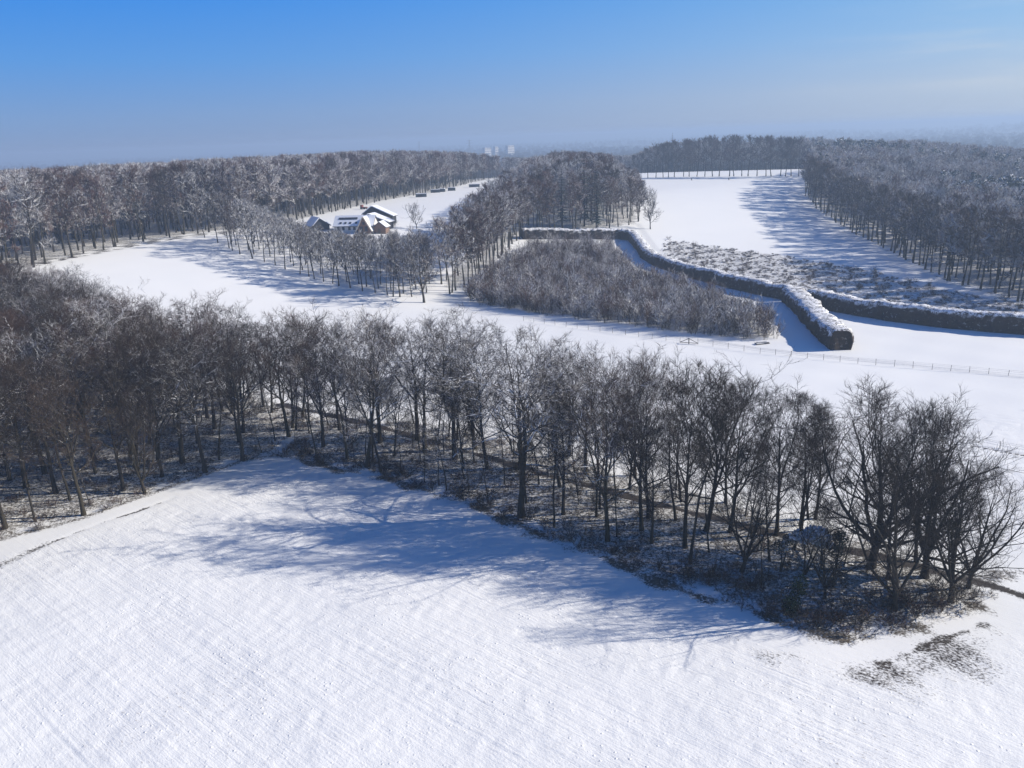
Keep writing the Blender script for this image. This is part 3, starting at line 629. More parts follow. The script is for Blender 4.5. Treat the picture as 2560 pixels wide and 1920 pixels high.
edge_trees(MID_FOREST[0:4], 4.5, (19, 22), 'tall straight tree, %s from the front on the middle wood side facing the thicket', 'edge trees of the middle wood beside the thicket', (.3, .7), (.2, .8), None, SK_MID)
edge_trees(MID_FOREST[3:9], 8.5, (18, 21), 'tall frosted tree, %s along the middle wood edge behind the hedge', 'edge trees of the middle wood behind the hedge', (.3, .7), (.2, .8), None, SK_MIDEDGE)
edge_trees(RIGHT_FOREST[0:8], 6.3, (19, 22), 'tall straight tree, %s from the front on the right wood edge', 'edge trees of the right wood', (.3, .5), (.1, .4))
RR = [(88 + .0, 594), (124, 602), (160, 580), (194, 552)]
edge_trees(RR, 5.0, (24, 27), 'tall tree, %s from the left in the row closing the far field', 'row of tall trees at the far field end', (.2, .4), (.0, .3), None, SK_REAR)
# spruces standing in the middle wood
for i, (px, ty, x, y, lb) in enumerate(((1412, 418, 23, 344, 'snowy dark spruce in the middle wood, the shorter one on the left'), (1462, 388, 32.5, 349, 'snowy dark spruce in the middle wood, the tallest of three'), (1488, 420, 37, 344.5, 'snowy dark spruce in the middle wood, the lowest and rightmost'))):
    plant1(SPRUCE[i % 2][1], 20, x, y, tall(x, y, ty), lb, 'spruces in the middle wood', .35, 0, 1.0, 'spruce')
def woods(P, step, keep=None):
    q = scatter(P, step, rng, .38); return [p_ for p_ in q if keep is None or keep(*p_)]
def view(x, y, m=1.15): return y > 0 and abs(x) < .62 * m * y + 25
fo = FO
gn_stuff('left_forest', woods(LEFT_FOREST, 7.0, lambda x, y: view(x, y, 1.3)), fo, 'broad frosted wood filling the far left, grey-brown crowns', 'forest', .78, 1.10, (.15, 1.), (.0, 1.), seed=2, hf=lambda x, y: cap(x, y, SK_LEFT))
gn_stuff('middle_forest', woods(MID_FOREST, 6.2, lambda x, y: min(math.hypot(x - a, y - b_) for a, b_ in ((23, 343), (32.5, 348), (36, 344))) > 4.5), fo, 'frosted wood behind the thicket and hedge in the middle', 'forest', .66, .94, (.1, .95), (.0, 1.), seed=3, hf=lambda x, y: cap(x, y, SK_MID))
rf = woods(RIGHT_FOREST, 7.2, lambda x, y: view(x, y, 1.35))
def pinezone(x, y): return x > 175 and y > 230 and math.sin(x * .031 + 1) * math.sin(y * .024) + .4 * math.sin(x * .11 + y * .07) > .05
gn_stuff('right_forest', [q for q in rf if not pinezone(*q)], fo, 'broad frosted wood filling the right, sloping away to the horizon', 'forest', .70, .98, (.45, 1.05), (.0, .9), seed=4, hf=lambda x, y: cap(x, y, SK_RIGHT))
PN = [plant1(PINE[i], 21, x, y, 20, 'dark green snowy pine near the middle of the right wood, %s of three' % ('left', 'centre', 'right')[i], 'pines in the right wood', .6, 0, 1., 'pine') for i, (x, y) in enumerate(((205, 300), (225, 310), (240, 285)))]
gn_stuff('pine_forest', [q for q in rf if pinezone(*q)], PN, 'dark green snowy pines spread through the right wood', 'forest', .7, 1.05, (.45, .9), (0, .3), seed=5)
gn_stuff('rear_forest', woods(REAR_FOREST, 8.0, lambda x, y: view(x, y, 1.2)), fo, 'hazy wood behind the tall row at the far field end', 'forest', .7, 1.12, (.2, .9), (0, .8), seed=6, hf=lambda x, y: cap(x, y, SK_REAR))
# far country: woods on the low plain and on the hills
fr = []
for i in range(16000):
    d = 950 * (6800 / 950) ** rng.random(); a = rng.uniform(-.72, .80); x, y = d * math.sin(a), d * math.cos(a)
    if math.sin(x * .004 + 2) + math.sin(y * .0031 + x * .0011) + .6 * math.sin(x * .011 - y * .009) > -.9: fr.append((x, y))
gn_stuff('distant_forest', fr, fo, 'hazy blue woods on the plain and hills along the horizon', 'forest', .6, .95, (.1, .4), (0, .3), seed=7, wfac=(1.2, 2.4))
# thicket of young trees
tk = [q for q in scatter(THICKET, 2.1, rng, .7) if math.sin(q[0] * .8 + 1.7 * math.sin(q[1] * .33)) * math.sin(q[1] * .6 + q[0] * .25) < .72]; tk.sort(key=lambda q: q[1] - .35 * q[0])
ind = tk[:150]; SO = []
for i, (x, y) in enumerate(ind):
    o = plant1(SAP[i % 5], 6.4, x, y, rng.uniform(3.2, 6.8), 'frosted brown young tree near the front of the dense thicket', 'young trees at the front of the thicket', rng.uniform(.2, 1.), rng.uniform(.2, 1.), rng.uniform(.8, 1.1), 'young_tree')
    SO.append(o)
gn_stuff('thicket', tk[150:], SO[:5], 'dense thicket of frosted reddish young trees beside the hedge', 'thicket', .45, 1.08, (.2, 1.), (.4, 1.), seed=8, wfac=(.8, 1.1))
print('thicket', len(tk))
hx = [q for q in scatter(HEATH, 1.25, rng, 1.4) if math.sin(q[0] * .9 + 2 * math.sin(q[1] * .31)) + math.sin(q[1] * .7 - q[0] * .35) > -.3]
HO = []
for i, q in enumerate(hx[::max(1, len(hx) // 42)]):
    o = plant1(BUSH[i % 4], 2, q[0], q[1], rng.uniform(1.2, 2.6), 'brown twiggy bush standing out of the snowy heath', 'bushes on the snowy heath', .35, .6, rng.uniform(.8, 1.2), 'heath_bush', 'bush')
h0 = [plant1(HEA[i], .75, *hx[40 + i * 7], .8, 'small tuft of heather poking from the snow', 'heather tufts', .3, .7, 1., 'heather_tuft', 'heather') for i in range(3)]
gn_stuff('heather', hx, h0, 'brown heather and dead grass poking through snow beyond the hedge', 'heath', .25, 1.05, (.3, .8), (.2, .8), seed=9)
ug = [q for q in scatter(STRIP, 2.3, rng, .5) + scatter(LEFT_WOOD, 2.8, rng, .5) if float(line_dist(np.array([q[0]]), np.array([q[1]]), PATH)[0]) > 1.8 and view(*q) and q[1] < 165]
B0 = [plant1(BRAM[i], 1.1, *ug[20 + i * 31], 1.1, 'low bramble clump on the woodland floor', 'bramble clumps', .2, .3, 1., 'bramble', 'bush') for i in range(3)]
gn_stuff('undergrowth', ug, B0, 'brambles, seedlings and dead stalks on the woodland floor', 'undergrowth', .4, 1.25, (.05, .35), (.1, .6), seed=10, wfac=(.7, 1.2))
# trees just outside the right of the frame whose shadows fall into the picture
for x, y in ((124, 128), (131, 134), (136, 139), (165, 178), (172, 186), (158, 172)):
    plant1(MID[FT[0]][1], 23, x, y, 21, 'tall bare tree beyond the fields on the right', 'trees beyond the right fields', .3, .2, 1., 'forest_tree')
#THINGS
# ---------------------------------------------------------------- clipped hedges with snow on top
b = NB('hedge_twigs'); p = b.pos(); n_ = b.noise(2.2, p, 5, .65)
c = b.mix(b.rng(n_, .35, .65), (.016, .014, .012), (.050, .034, .027)); c = b.mix(b.math('MULTIPLY', b.rng(b.noise(1.7, p, 4, .7), .60, .64), b.math('MULTIPLY', b.rng(b.noise(.22, p, 2), .42, .55), .35)), c, SNOW); b.bump(b.noise(6., p, 3), .9, .3); M['hedge'] = b.col(c)
b = NB('hedge_snow'); p = b.pos(); n_ = b.math('ADD', b.math('MULTIPLY', b.noise(.9, p, 3, .6), .5), b.math('MULTIPLY', b.noise(3.2, p, 3, .6), .5))
f = b.math('MULTIPLY', b.rng(b.nz(), .12, .42), b.rng(n_, .40, .54)); b.bump(b.noise(1.6, p, 4), .35, .2)
M['hedgesnow'] = b.col(b.mix(f, (.035, .025, .022), SNOW))
def hedge(pts, w, h, label, seed):
    rs_ = np.random.RandomState(seed); P = []
    for (x1, y1), (x2, y2) in zip(pts[:-1], pts[1:]):
        k = max(1, int(math.hypot(x2 - x1, y2 - y1) / .45))
        for j in range(k): P.append((x1 + (x2 - x1) * j / k, y1 + (y2 - y1) * j / k))
    P.append(pts[-1]); P = np.array(P)
    for _ in range(6): P[1:-1] = (P[:-2] + 2 * P[1:-1] + P[2:]) / 4
    T = np.gradient(P, axis=0); T /= np.linalg.norm(T, axis=1)[:, None]; Nn = np.stack([-T[:, 1], T[:, 0]], -1)
    prof = [(-.46, 0), (-.49, .12), (-.50, .26), (-.51, .40), (-.51, .54), (-.50, .66), (-.49, .79), (-.45, .90), (-.35, .965), (-.18, .99), (0, 1.0), (.18, .99), (.35, .965), (.45, .90), (.49, .79), (.50, .66), (.51, .54), (.51, .40), (.50, .26), (.49, .12), (.46, 0)]
    m = len(prof); n = len(P); ox, oy = P[0]; oz = H(ox, oy)
    low = rs_.normal(0, 1, (n, m)); low = (low + np.roll(low, 1, 0) + np.roll(low, 1, 1) + np.roll(low, (1, 1), (0, 1))) / 2
    sm = lambda k_: np.convolve(rs_.normal(0, 1, n + 4 * k_), np.ones(k_) / math.sqrt(k_), 'same')[2 * k_:-2 * k_]
    sag = 1.3 * sm(9) + .25 * sm(3); wid = 1 + .02 * sm(7) + .01 * sm(3); off = .12 * sm(8)
    V = []
    for i in range(n):
        z0 = H(P[i][0], P[i][1])
        for j, (a, c_) in enumerate(prof):
            s_ = (a + .03 * low[i, j] * (.4 + c_)) * w * wid[i] * (1 - .14 * max(0, 1 - min(i, n - 1 - i) / 2.5) ** 2) + off[i]
            V.append((P[i][0] + Nn[i][0] * s_ - ox, P[i][1] + Nn[i][1] * s_ - oy, z0 - oz - .05 + h * c_ * (1 + .03 * sag[i]) * (1 - .07 * max(0, 1 - min(i, n - 1 - i) / 2.5) ** 2) + .05 * low[i, j] * c_))
    F = [(i * m + j, (i + 1) * m + j, (i + 1) * m + j + 1, i * m + j + 1) for i in range(n - 1) for j in range(m - 1)]
    F += [tuple(range(m - 1, -1, -1)), tuple((n - 1) * m + j for j in range(m))]
    root = empty('hedge', (ox, oy, oz)); tag(root, label, 'hedge', 'clipped hedges')
    obj('branches', mesh('hedge_branches', V, F, [M['hedge']], True), root)
    V2, F2 = [], []; js = list(range(4, 17)); q = len(js)                  # snow lying on the top and upper shoulders
    for i in range(n):
        for jj, j in enumerate(js):
            v = V[i * m + j]; th = (.10 + .02 * low[i, j]) * min(1, min(jj, q - 1 - jj) / 2.5) - .03
            V2.append((v[0], v[1], v[2] + th + .015 * rs_.normal()))
    for i in range(n - 1):
        for jj in range(q - 1): F2.append((i * q + jj, (i + 1) * q + jj, (i + 1) * q + jj + 1, i * q + jj + 1))
    obj('snow_cap', mesh('hedge_snow', V2, F2, [M['hedgesnow']], True), root)
    sp = []; rg = random.Random(seed)                                       # protruding shoots
    for k in range(n * 30):
        i = rg.randrange(n); j = rg.randrange(m); v = Vector(V[i * m + j]); a, c_ = prof[j]
        if j in js and rg.random() < .7: continue
        d = (Vector((Nn[i][0] * a * 2, Nn[i][1] * a * 2, max(0, c_ - .6))) + rv(rg) * .45 + UP * .2).normalized(); v = v - d * .12
        sp.append((v + Vector((T[i][0], T[i][1], 0)) * rg.uniform(-.25, .25), d, rg.uniform(.2, .65), .02))
    for e in (0, n - 1):
        for k in range(420):
            j1, j2 = rg.randrange(m), rg.randrange(m); v = Vector(V[e * m + j1]).lerp(Vector(V[e * m + j2]), rg.random()); d = (Vector((T[e][0], T[e][1], 0)) * (1 if e else -1) * .6 + rv(rg) * .6).normalized(); sp.append((v - d * .1, d, rg.uniform(.15, .45), .022))
    V3, F3 = [], []; spikes(sp, V3, F3); o = obj('shoots', mesh('hedge_shoots', V3, F3, [M['twig']]), root); props(o, .15, .6)
HJ = (78.2, 219.5)
hedge([(6, 321), (24, 324.5), (44, 328.5), (49, 326), (49.5, 312), (49.2, 297), (51.5, 283), (57.5, 267), (66, 243), (73.5, 226.5), (76.2, 220.3)], 3.4, 4.0, 'long snow-topped clipped hedge bending round the back of the thicket', 1)
hedge([(75.9, 219.0), (74.5, 207), (72.3, 193), (70.0, 178), (68.6, 166.8)], 5.0, 4.2, 'thick rounded snow-topped hedge spur ending in a blunt brown face', 2)
hedge([(78.6, 213.5), (84, 203), (91.5, 192.5), (101, 183), (113, 174.5), (128, 167.5), (145, 162)], 3.6, 4.3, 'snow-topped hedge with a gappy dark face running off to the right', 3)

# ---------------------------------------------------------------- box and building helpers
def boxes(L):
    V, F = [], []
    for (x0, x1, y0, y1, z0, z1) in L:
        k = len(V); V += [(x0, y0, z0), (x1, y0, z0), (x1, y1, z0), (x0, y1, z0), (x0, y0, z1), (x1, y0, z1), (x1, y1, z1), (x0, y1, z1)]
        F += [(k, k + 3, k + 2, k + 1), (k + 4, k + 5, k + 6, k + 7), (k, k + 1, k + 5, k + 4), (k + 1, k + 2, k + 6, k + 5), (k + 2, k + 3, k + 7, k + 6), (k + 3, k, k + 4, k + 7)]
    return V, F
def bar(V, F, a, b_, r, n=6): tubes([(0, [Vector(a), Vector(b_)], [r, r])], (n,), V, F)
def prism(outline, y0, y1):
    n = len(outline); V = [(x, y0, z) for x, z in outline] + [(x, y1, z) for x, z in outline]
    F = [tuple(range(n)), tuple(range(2 * n - 1, n - 1, -1))] + [(i, i + n, (i + 1) % n + n, (i + 1) % n) for i in range(n)]
    return V, F
def slab(x0, z0, x1, z1, y0, y1, t):
    dx, dz = x1 - x0, z1 - z0; l = math.hypot(dx, dz); nx_, nz_ = -dz / l * t, dx / l * t
    return prism([(x0, z0), (x1, z1), (x1 + nx_, z1 + nz_), (x0 + nx_, z0 + nz_)], y0, y1)
def gable(name, cat, label, x, y, rz, Wd, D, el_, er, fr_, ap, wall, openw=None, roofm='panel', snow=.28, extra=None, group=None):
    """gable front on local -Y, ridge along Y; eaves el_/er, ridge at share fr_ of the width, height ap"""
    r = empty(name, (x, y, H(x, y) - .2), rz); tag(r, label, cat, group)
    xr = Wd * fr_
    V, F = prism([(0, -.4), (Wd, -.4), (Wd, er), (xr, ap), (0, el_)], 0, D); obj('wall', mesh('wall', V, F, [M[wall]]), r)
    ov = .5; sl_ = (ap - el_) / xr; sr = (ap - er) / (Wd - xr)
    for nm, a, b_ in (('roof', (-ov, el_ - ov * sl_ + .01), (xr, ap + .01)), ('roof', (xr, ap + .01), (Wd + ov, er - ov * sr + .01))):
        V, F = slab(a[0], a[1], b_[0], b_[1], -ov, D + ov, .16); o = obj('roof', mesh('roof', V, F, [M[roofm]]), r)
        V, F = slab(a[0] + .06, a[1] + .165, b_[0] - .06, b_[1] + .165, -ov + .08, D + ov - .08, snow); obj('snow_cap', mesh('roof_snow', V, F, [M['snowcap']]), o)
    if openw:
        for (x0, x1, z0, z1) in openw:
            V, F = boxes([(x0, x1, -.06, .05, z0, z1)]); obj('door', mesh('door', V, F, [M['post']]), r)
    return r
bx_, by_ = gp(921, 566)
gable('barn', 'barn', 'dark open barn with a bright snowy roof beside the brick farmhouse', bx_ - 1.6, by_ - 4, rad(-17), 11, 5, 3.2, 2.4, .27, 5.4, 'darkwall', [(1.2, 4.2, 0, 3.0), (6, 9.6, 0, 2.5)])  # solid front wall, the shade of the open front is in its colour
gable('barn', 'barn', 'larger dark barn with a snowy roof behind the other barn', bx_ - 3.2, by_ + 9, rad(-13), 12.5, 4.5, 3.8, 2.8, .32, 6.6, 'darkwall', [(2, 5.5, 0, 3.6), (8, 12, 0, 3.0)])
hx_, hy_ = gp(836, 579)
r = empty('farmhouse', (hx_, hy_, H(hx_, hy_) - .3), rad(-9)); tag(r, 'brick farmhouse with a long snowy roof and a white-edged front gable', 'house')
V, F = prism([(0, -.5), (7, -.5), (7, 2.4), (3.5, 5.6), (0, 2.4)], 0, 15.5); V = [(y_, x_, z_) for x_, y_, z_ in V]; F = [f_[::-1] for f_ in F]; obj('wall', mesh('house_wall', V, F, [M['render']]), r)
for a, b_, nm in (((-.5, 1.97), (3.5, 5.63), 0), ((3.5, 5.63), (7.5, 1.97), 1)):
    V, F = slab(a[0], a[1], b_[0], b_[1], -.4, 15.9, .18); V = [(y_, x_, z_) for x_, y_, z_ in V]; ro = obj('roof', mesh('house_roof', V, F, [M['panel']]), r)
    V, F = slab(a[0] + .05, a[1] + .19, b_[0] - .05, b_[1] + .19, -.3, 15.8, .2); V = [(y_, x_, z_) for x_, y_, z_ in V]; obj('snow_cap', mesh('house_snow', V, F, [M['snowcap']]), ro)
    if nm == 0:
        V, F = slab(1.75, 4.54, 2.5, 5.225, 1.5, 9.0, .08); V = [(y_, x_, z_) for x_, y_, z_ in V]; obj('bare_patch', mesh('bare_patch', V, F, [M['panel']]), ro)
        for xs in (2.2, 4.1, 6.0, 8.4):
            V, F = slab(.15, 3.07, .8, 3.665, xs, xs + .9, .09); V = [(y_, x_, z_) for x_, y_, z_ in V]; obj('skylight', mesh('skylight', V, F, [M['glass']]), ro)
for k, xs in enumerate((1.2, 3.2, 5.6, 7.6)):
    V, F = boxes([(xs, xs + 1.0, -.04, .08, .7, 1.9)]); obj('window', mesh('window', V, F, [M['glass']]), r)
g_ = prism([(10.2, -.4), (15.0, -.4), (15.0, 1.2), (12.6, 5.4), (10.2, 1.2)], -2.2, 1.5); obj('front_gable', mesh('front_gable', *g_, [M['brick']]), r)
for s_ in (0, 1):
    a = (9.5, .15) if s_ == 0 else (12.6, 5.62); c_ = (12.6, 5.62) if s_ == 0 else (15.7, .15)
    V, F = slab(a[0], a[1], c_[0], c_[1], -2.75, -2.25, .34); obj('barge_board', mesh('barge_board', V, F, [M['board']]), r)
    V, F = slab(a[0], a[1] - .02, c_[0], c_[1] - .02, -2.2, 2.2, .16); o = obj('roof', mesh('gable_roof', V, F, [M['panel']]), r)
    V, F = slab(a[0] + .05, a[1] + .15, c_[0] - .05, c_[1] + .15, -2.1, 2.1, .15); obj('snow_cap', mesh('gable_snow', V, F, [M['snowcap']]), o)
for q in ((11.0, 12.2, -2.26, -2.15, .3, 2.2), (12.9, 14.1, -2.26, -2.15, .3, 2.2), (12.1, 13.1, -2.26, -2.15, 2.9, 3.9)):
    V, F = boxes([q]); obj('window', mesh('window', V, F, [M['glass']]), r)
x, y = hx_ + 15.6, hy_ - 2.2
gable('brick_annexe', 'shed', 'small brick annexe right of the farmhouse gable', x, y, rad(-9), 4.6, 5, 2.6, 2.6, .5, 4.4, 'brick', [(1.5, 2.6, 0, 2.0)], snow=.1)
x, y = gp(790, 577)
gable('shed', 'shed', 'low shed with a white snowy roof and dark gable left of farmhouse', x - 1, y, rad(28), 6.5, 9.5, 1.9, 1.9, .42, 4.6, 'darkwall', [(2, 4, 0, 1.8)])
# low feed shelters on the far meadow
FS = [(1053, 493, 6.2, 'low snow-roofed shelter on the meadow, nearest to the barns'), (1088, 482, 5.5, 'low snow-roofed shelter on the meadow, left one of the adjoining pair'), (1104, 480, 4.0, 'low snow-roofed shelter on the meadow, right one of the adjoining pair'), (1129, 477, 4.6, 'small dark snow-roofed shelter right of the adjoining pair'), (1186, 468, 7.0, 'low snow-roofed shelter at the far right end of the meadow')]
for px, py, L, lb in FS:
    x, y = gp(px, py); r = empty('field_shelter', (x, y, H(x, y) - .1), rad(rng.uniform(-8, 8))); tag(r, lb, 'shelter', 'shelters on the far meadow')
    V, F = boxes([(-L / 2, L / 2, 0, 2.4, 0, 1.7)]); obj('wall', mesh('shelter_wall', V, F, [M['green']]), r)
    V, F = prism([(-L / 2 - .2, 1.72), (L / 2 + .2, 1.72), (L / 2 + .2, 1.9), (-L / 2 - .2, 1.9)], -.2, 2.6); ro = obj('roof', mesh('shelter_roof', V, F, [M['panel']]), r)
    V, F = prism([(-L / 2 - .1, 1.905), (L / 2 + .1, 1.905), (L / 2 - .1, 2.2), (-L / 2 + .1, 2.2)], -.1, 2.5); obj('snow_cap', mesh('shelter_snow', V, F, [M['snowcap']]), ro)
    V, F = boxes([(-L * .3, L * .1, -.05, .04, 0, 1.35)]); obj('opening', mesh('opening', V, F, [M['darkwall']]), r)
# farm cart
x, y = gp(910, 523); r = empty('farm_cart', (x, y, H(x, y)), rad(-20)); tag(r, 'red-brown farm machine standing in snow behind the barns', 'farm cart')
V, F = boxes([(-1.6, 1.4, -.8, .8, .7, 1.0), (-1.6, -.6, -.75, .75, 1.0, 2.0)]); obj('body', mesh('cart_body', V, F, [M['red']]), r)
V, F = [], []; bar(V, F, (1.4, 0, .8), (3.0, 0, .5), .07); obj('drawbar', mesh('drawbar', V, F, [M['red']]), r)
for wx, wy in ((-1., -.95), (-1., .95), (.9, -.95), (.9, .95)):
    V, F = [], []; n = 14
    for s_ in (-.12, .12): V += [(wx, wy + s_, .5)] + [(wx + .5 * math.cos(6.283 * i / n), wy + s_, .5 + .5 * math.sin(6.283 * i / n)) for i in range(n)]
    for i in range(n): a, b_ = i + 1, (i + 1) % n + 1; F += [(0, a, b_), (n + 1, n + 1 + b_, n + 1 + a), (a, a + n + 1, b_ + n + 1, b_)]
    obj('wheel', mesh('wheel', V, F, [M['tyre']]), r)
# ---------------------------------------------------------------- fences
def fence(P, step, h, label, wires=(.45, .8, 1.05), rp=.042, name='wire_fence'):
    x0, y0 = P[0]; z0 = H(x0, y0); r = empty(name, (x0, y0, z0)); tag(r, label, 'fence'); Q_ = []
    for (x1, y1), (x2, y2) in zip(P[:-1], P[1:]):
        k = max(1, round(math.hypot(x2 - x1, y2 - y1) / step)); Q_ += [(x1 + (x2 - x1) * j / k, y1 + (y2 - y1) * j / k) for j in range(k)]
    Q_.append(P[-1]); tops = []
    for x, y in Q_:
        z = H(x, y) - z0; V, F = [], []; dx, dy = rng.gauss(0, .04), rng.gauss(0, .04); hh = h * rng.uniform(.92, 1.08); k0 = len(V)
        tubes([(0, [Vector((0, 0, -.3)), Vector((dx, dy, hh)), Vector((dx, dy, hh + .02))], [rp, rp * .9, .005])], (6,), V, F); o = obj('post', mesh('fence_post', V, F, [M['post']]), r, (x - x0, y - y0, z)); tops.append((x - x0, y - y0, z))
    for w in wires:
        V, F = [], []
        for a, c_ in zip(tops[:-1], tops[1:]): bar(V, F, (a[0], a[1], a[2] + w * h / 1.15), (c_[0], c_[1], c_[2] + w * h / 1.15), .012, 3)
        obj('wire', mesh('wire', V, F, [M['wire']]), r)
fence(G((1309, 803), (1500, 829), (1700, 857)), 3.4, 1.2, 'post and wire fence left of the stile, below the thicket')
fence(G((1745, 861), (1900, 884), (2100, 905), (2330, 924), (2570, 945)), 3.4, 1.2, 'post and wire fence right of the stile, passing the hedge spur')
fence(G((2432, 1108), (2500, 1122), (2600, 1140)), 3.6, 1.1, 'short fence by the dark ditch at the right edge')
x, y = gp(1722, 860); x2, y2 = gp(1745, 862); r = empty('stile', (x, y, H(x, y)), math.atan2(y2 - y, x2 - x)); tag(r, 'wooden stile with two slanting rails in the wire fence', 'stile')
V, F = boxes([(-.09, .09, -.09, .09, -.3, 1.25)]); obj('post', mesh('stile_post', V, F, [M['post']]), r)
for s_ in (-1, 1):
    V, F = [], []; bar(V, F, (.1 * s_, 0, 1.15), (2.0 * s_, 0, .25), .07); obj('rail', mesh('stile_rail', V, F, [M['post']]), r)
V, F = [], []; bar(V, F, (-2.0, .12, .22), (2.0, .12, .22), .07); obj('rail', mesh('stile_rail', V, F, [M['post']]), r)
x, y = gp(1908, 862); r = empty('log_pile', (x, y, H(x, y)), rad(8)); tag(r, 'pile of dark logs with snow at the thicket corner', 'log pile')
for i, (a, z, l) in enumerate(((0, .16, 3.2), (.5, .15, 2.6), (1.0, .17, 3.0), (.3, .42, 2.7), (.75, .40, 2.2))):
    V, F = [], []; bar(V, F, (-l / 2, a, z), (l / 2, a + rng.uniform(-.4, .4), z + rng.uniform(-.03, .06)), rng.uniform(.12, .18), 9); F += [tuple(range(8, -1, -1)), tuple(range(9, 18))]; o = obj('log', mesh('log', V, F, [M['bark']]), r); props(o, .9, 0)
for i, (px, py) in enumerate(((1729, 451), (1822, 450))):
    x, y = gp(px, py); V, F = boxes([(-.28, .28, -.28, .28, 0, 1.2), (-.36, .36, -.36, .36, 1.2, 1.32)]); o = obj('marker_post', mesh('marker_post', V, F, [M['post']]), None, (x, y, H(x, y) - .05)); tag(o, 'small dark stump-like post on the far field, the %s of two' % ('left', 'right')[i], 'post', 'posts on the far field')
# ---------------------------------------------------------------- far buildings, masts and the landmark conifer
def far_at(px, dist):
    d = fw + (px - 1280) / FPX * RV + (960 - 350) / FPX * UV; k = dist / math.hypot(d[0], d[1]); return float(d[0] * k), float(d[1] * k)
def block(px, dist, w, dp, h, rows, cols, mat, label, name='apartment_block', rz=0):
    x, y = far_at(px, dist); a = -math.atan2(x, y) + rz + (.7 if name[0] == 'a' else 0); r = empty(name, (x, y, H(x, y) - 1), a); tag(r, label, 'building', 'pale apartment blocks' if name[0] == 'a' else None)
    V, F = boxes([(-w / 2, w / 2, 0, dp, 0, h)]); obj('wall', mesh('block_wall', V, F, [M[mat]]), r)
    V, F = boxes([(-w / 2 - .3, w / 2 + .3, -.3, dp + .3, h + .01, h + .7)]); ro = obj('roof', mesh('block_roof', V, F, [M['panel']]), r)
    V, F = boxes([(-w / 2, w / 2, 0, dp, h + .71, h + 1.2)]); obj('snow_cap', mesh('block_snow', V, F, [M['snowcap']]), ro)
    for i in range(rows):
        for j in range(cols):
            cx = -w / 2 + w * (j + .5) / cols; z = h * (i + .35) / rows; V, F = boxes([(cx - w / cols * .3, cx + w / cols * .3, -.08, .05, z, z + h / rows * .45)]); obj('window', mesh('window', V, F, [M['glass']]), r)
block(1219, 2300, 22, 10, 36, 6, 7, 'render', 'hazy pale apartment block on the horizon, leftmost of three')
block(1241, 2400, 12, 8, 37, 6, 4, 'render', 'hazy pale apartment block on the horizon, small middle one of three')
block(1277, 2250, 22, 10, 40, 7, 7, 'render', 'hazy pale apartment block on the horizon, rightmost and tallest of three')
block(2203, 1700, 26, 14, 28, 3, 6, 'darkwall', 'dark flat-roofed building above the right wood', 'flat_building')
block(2229, 1690, 13, 12, 28.5, 3, 3, 'render', 'white tower-like building right of the dark flat-roofed one', 'white_building')
for i, (px, rz_, w) in enumerate(((1484, .2, 9), (1496, -.3, 11), (1517, .5, 9), (1575, .3, 9), (1584, -.5, 13), (1600, .1, 14), (1612, -.2, 10), (1628, 0, 20), (1642, .3, 9))):
    x, y = far_at(px, 1500 + 90 * (i % 4)); r = gable('house', 'house', 'hazy snow-roofed house on the plain, %s from the left of the cluster' % nth(i + 1), x, y, rz_ - .1, w, 11, 8, 8, .5, 14, 'darkwall', [(w * .3, w * .45, 4, 7)], snow=.4, group='snow-roofed houses on the plain')
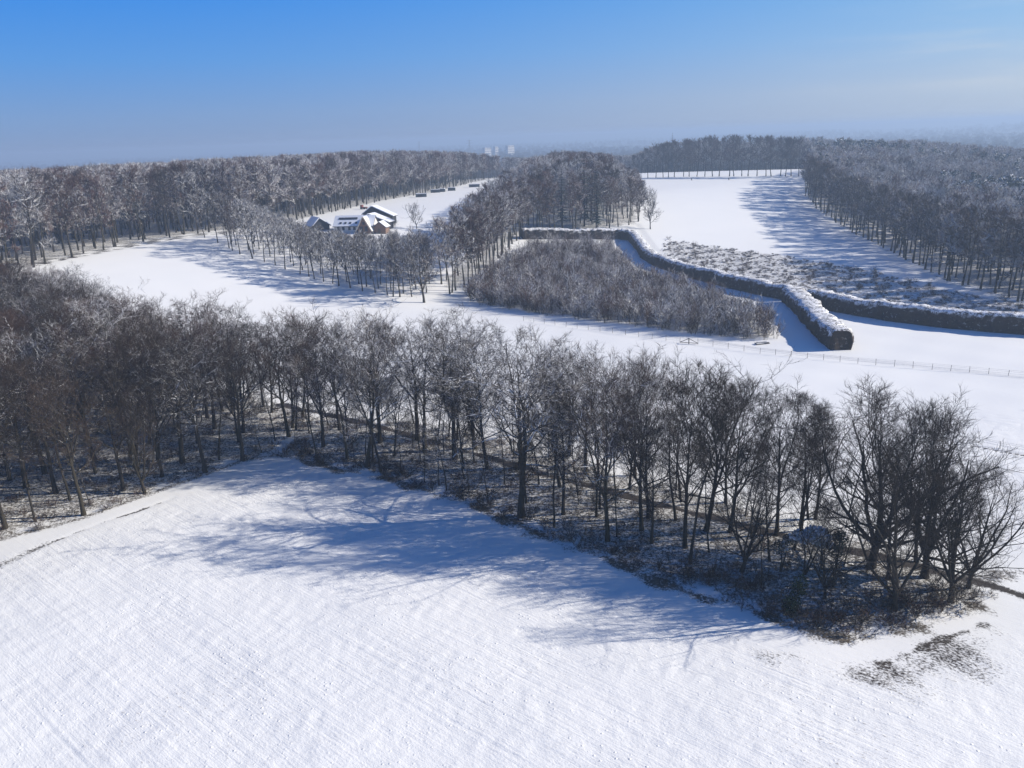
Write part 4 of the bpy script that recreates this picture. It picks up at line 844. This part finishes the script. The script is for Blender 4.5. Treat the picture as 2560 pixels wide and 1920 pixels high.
def pylon(px, dist, h, label):
    x, y = far_at(px, dist); r = empty('pylon', (x, y, H(x, y)), .4); tag(r, label, 'pylon', 'electricity pylons'); V, F = [], []
    for sx in (-1, 1):
        for sy in (-1, 1): bar(V, F, (sx * 3.6, sy * 3.6, 0), (sx * .7, sy * .7, h), .28, 4)
    for i in range(9):
        z0, z1 = h * i / 9, h * (i + 1) / 9; a, c_ = 3.6 - 2.9 * i / 9, 3.6 - 2.9 * (i + 1) / 9
        for sx in (-1, 1): bar(V, F, (sx * a, -a, z0), (-sx * c_, -c_, z1), .14, 3); bar(V, F, (sx * a, a, z0), (-sx * c_, c_, z1), .14, 3); bar(V, F, (-a, sx * a, z0), (-c_, -sx * c_, z1), .14, 3)
    obj('tower', mesh('pylon_tower', V, F, [M['steel']]), r)
    for z, l in ((h * .72, 9), (h * .84, 11), (h * .95, 7.5)):
        V, F = [], []
        for s_ in (-1, 1): bar(V, F, (0, .5, z), (s_ * l, 0, z + .4), .22, 4); bar(V, F, (0, 0, z + 2.), (s_ * l, 0, z + .5), .16, 4)
        obj('cross_arm', mesh('cross_arm', V, F, [M['steel']]), r)
pylon(1173, 2300, 58, 'hazy lattice pylon on the skyline left of the apartment blocks')
pylon(1047, 3000, 58, 'faint lattice pylon above the far-left wood')
x, y = far_at(1681, 720); plant1(SPRUCE[0][1], 20, x, y, tall(x, y, 331), 'tall dark conifer rising above the skyline behind the far row', None, .15, 0, .72, 'conifer')
for px, d, h_, w in ((2445, 5200, 30, 2.6), (2505, 4600, 34, 1.5), (2550, 4700, 30, 1.4)):
    x, y = far_at(px, d); plant1(MID['lone0'][1], 16, x, y, h_, 'hazy tree standing on the far hill at the right, ' + ('widest and leftmost' if px < 2460 else 'tallest, in the middle' if px < 2520 else 'at the picture edge'), 'trees on the far hill', .1, 0, w, 'hill_tree')
# ---------------------------------------------------------------- haze
V, F = boxes([(-8450, 8450, -80, 8450, -19, 58)])
hz = obj('haze', mesh('haze', V, F, [])); tag(hz, 'thin blue winter haze lying over the land', 'haze', kind='stuff')
hm = bpy.data.materials.new('haze'); hm.use_nodes = True; t_ = hm.node_tree; t_.nodes.clear(); o_ = t_.nodes.new('ShaderNodeOutputMaterial'); v_ = t_.nodes.new('ShaderNodeVolumePrincipled')
v_.inputs['Color'].default_value = (.60, .77, 1.0, 1); v_.inputs['Density'].default_value = .0005; v_.inputs['Anisotropy'].default_value = .15
t_.links.new(v_.outputs[0], o_.inputs['Volume']); hz.data.materials.append(hm)
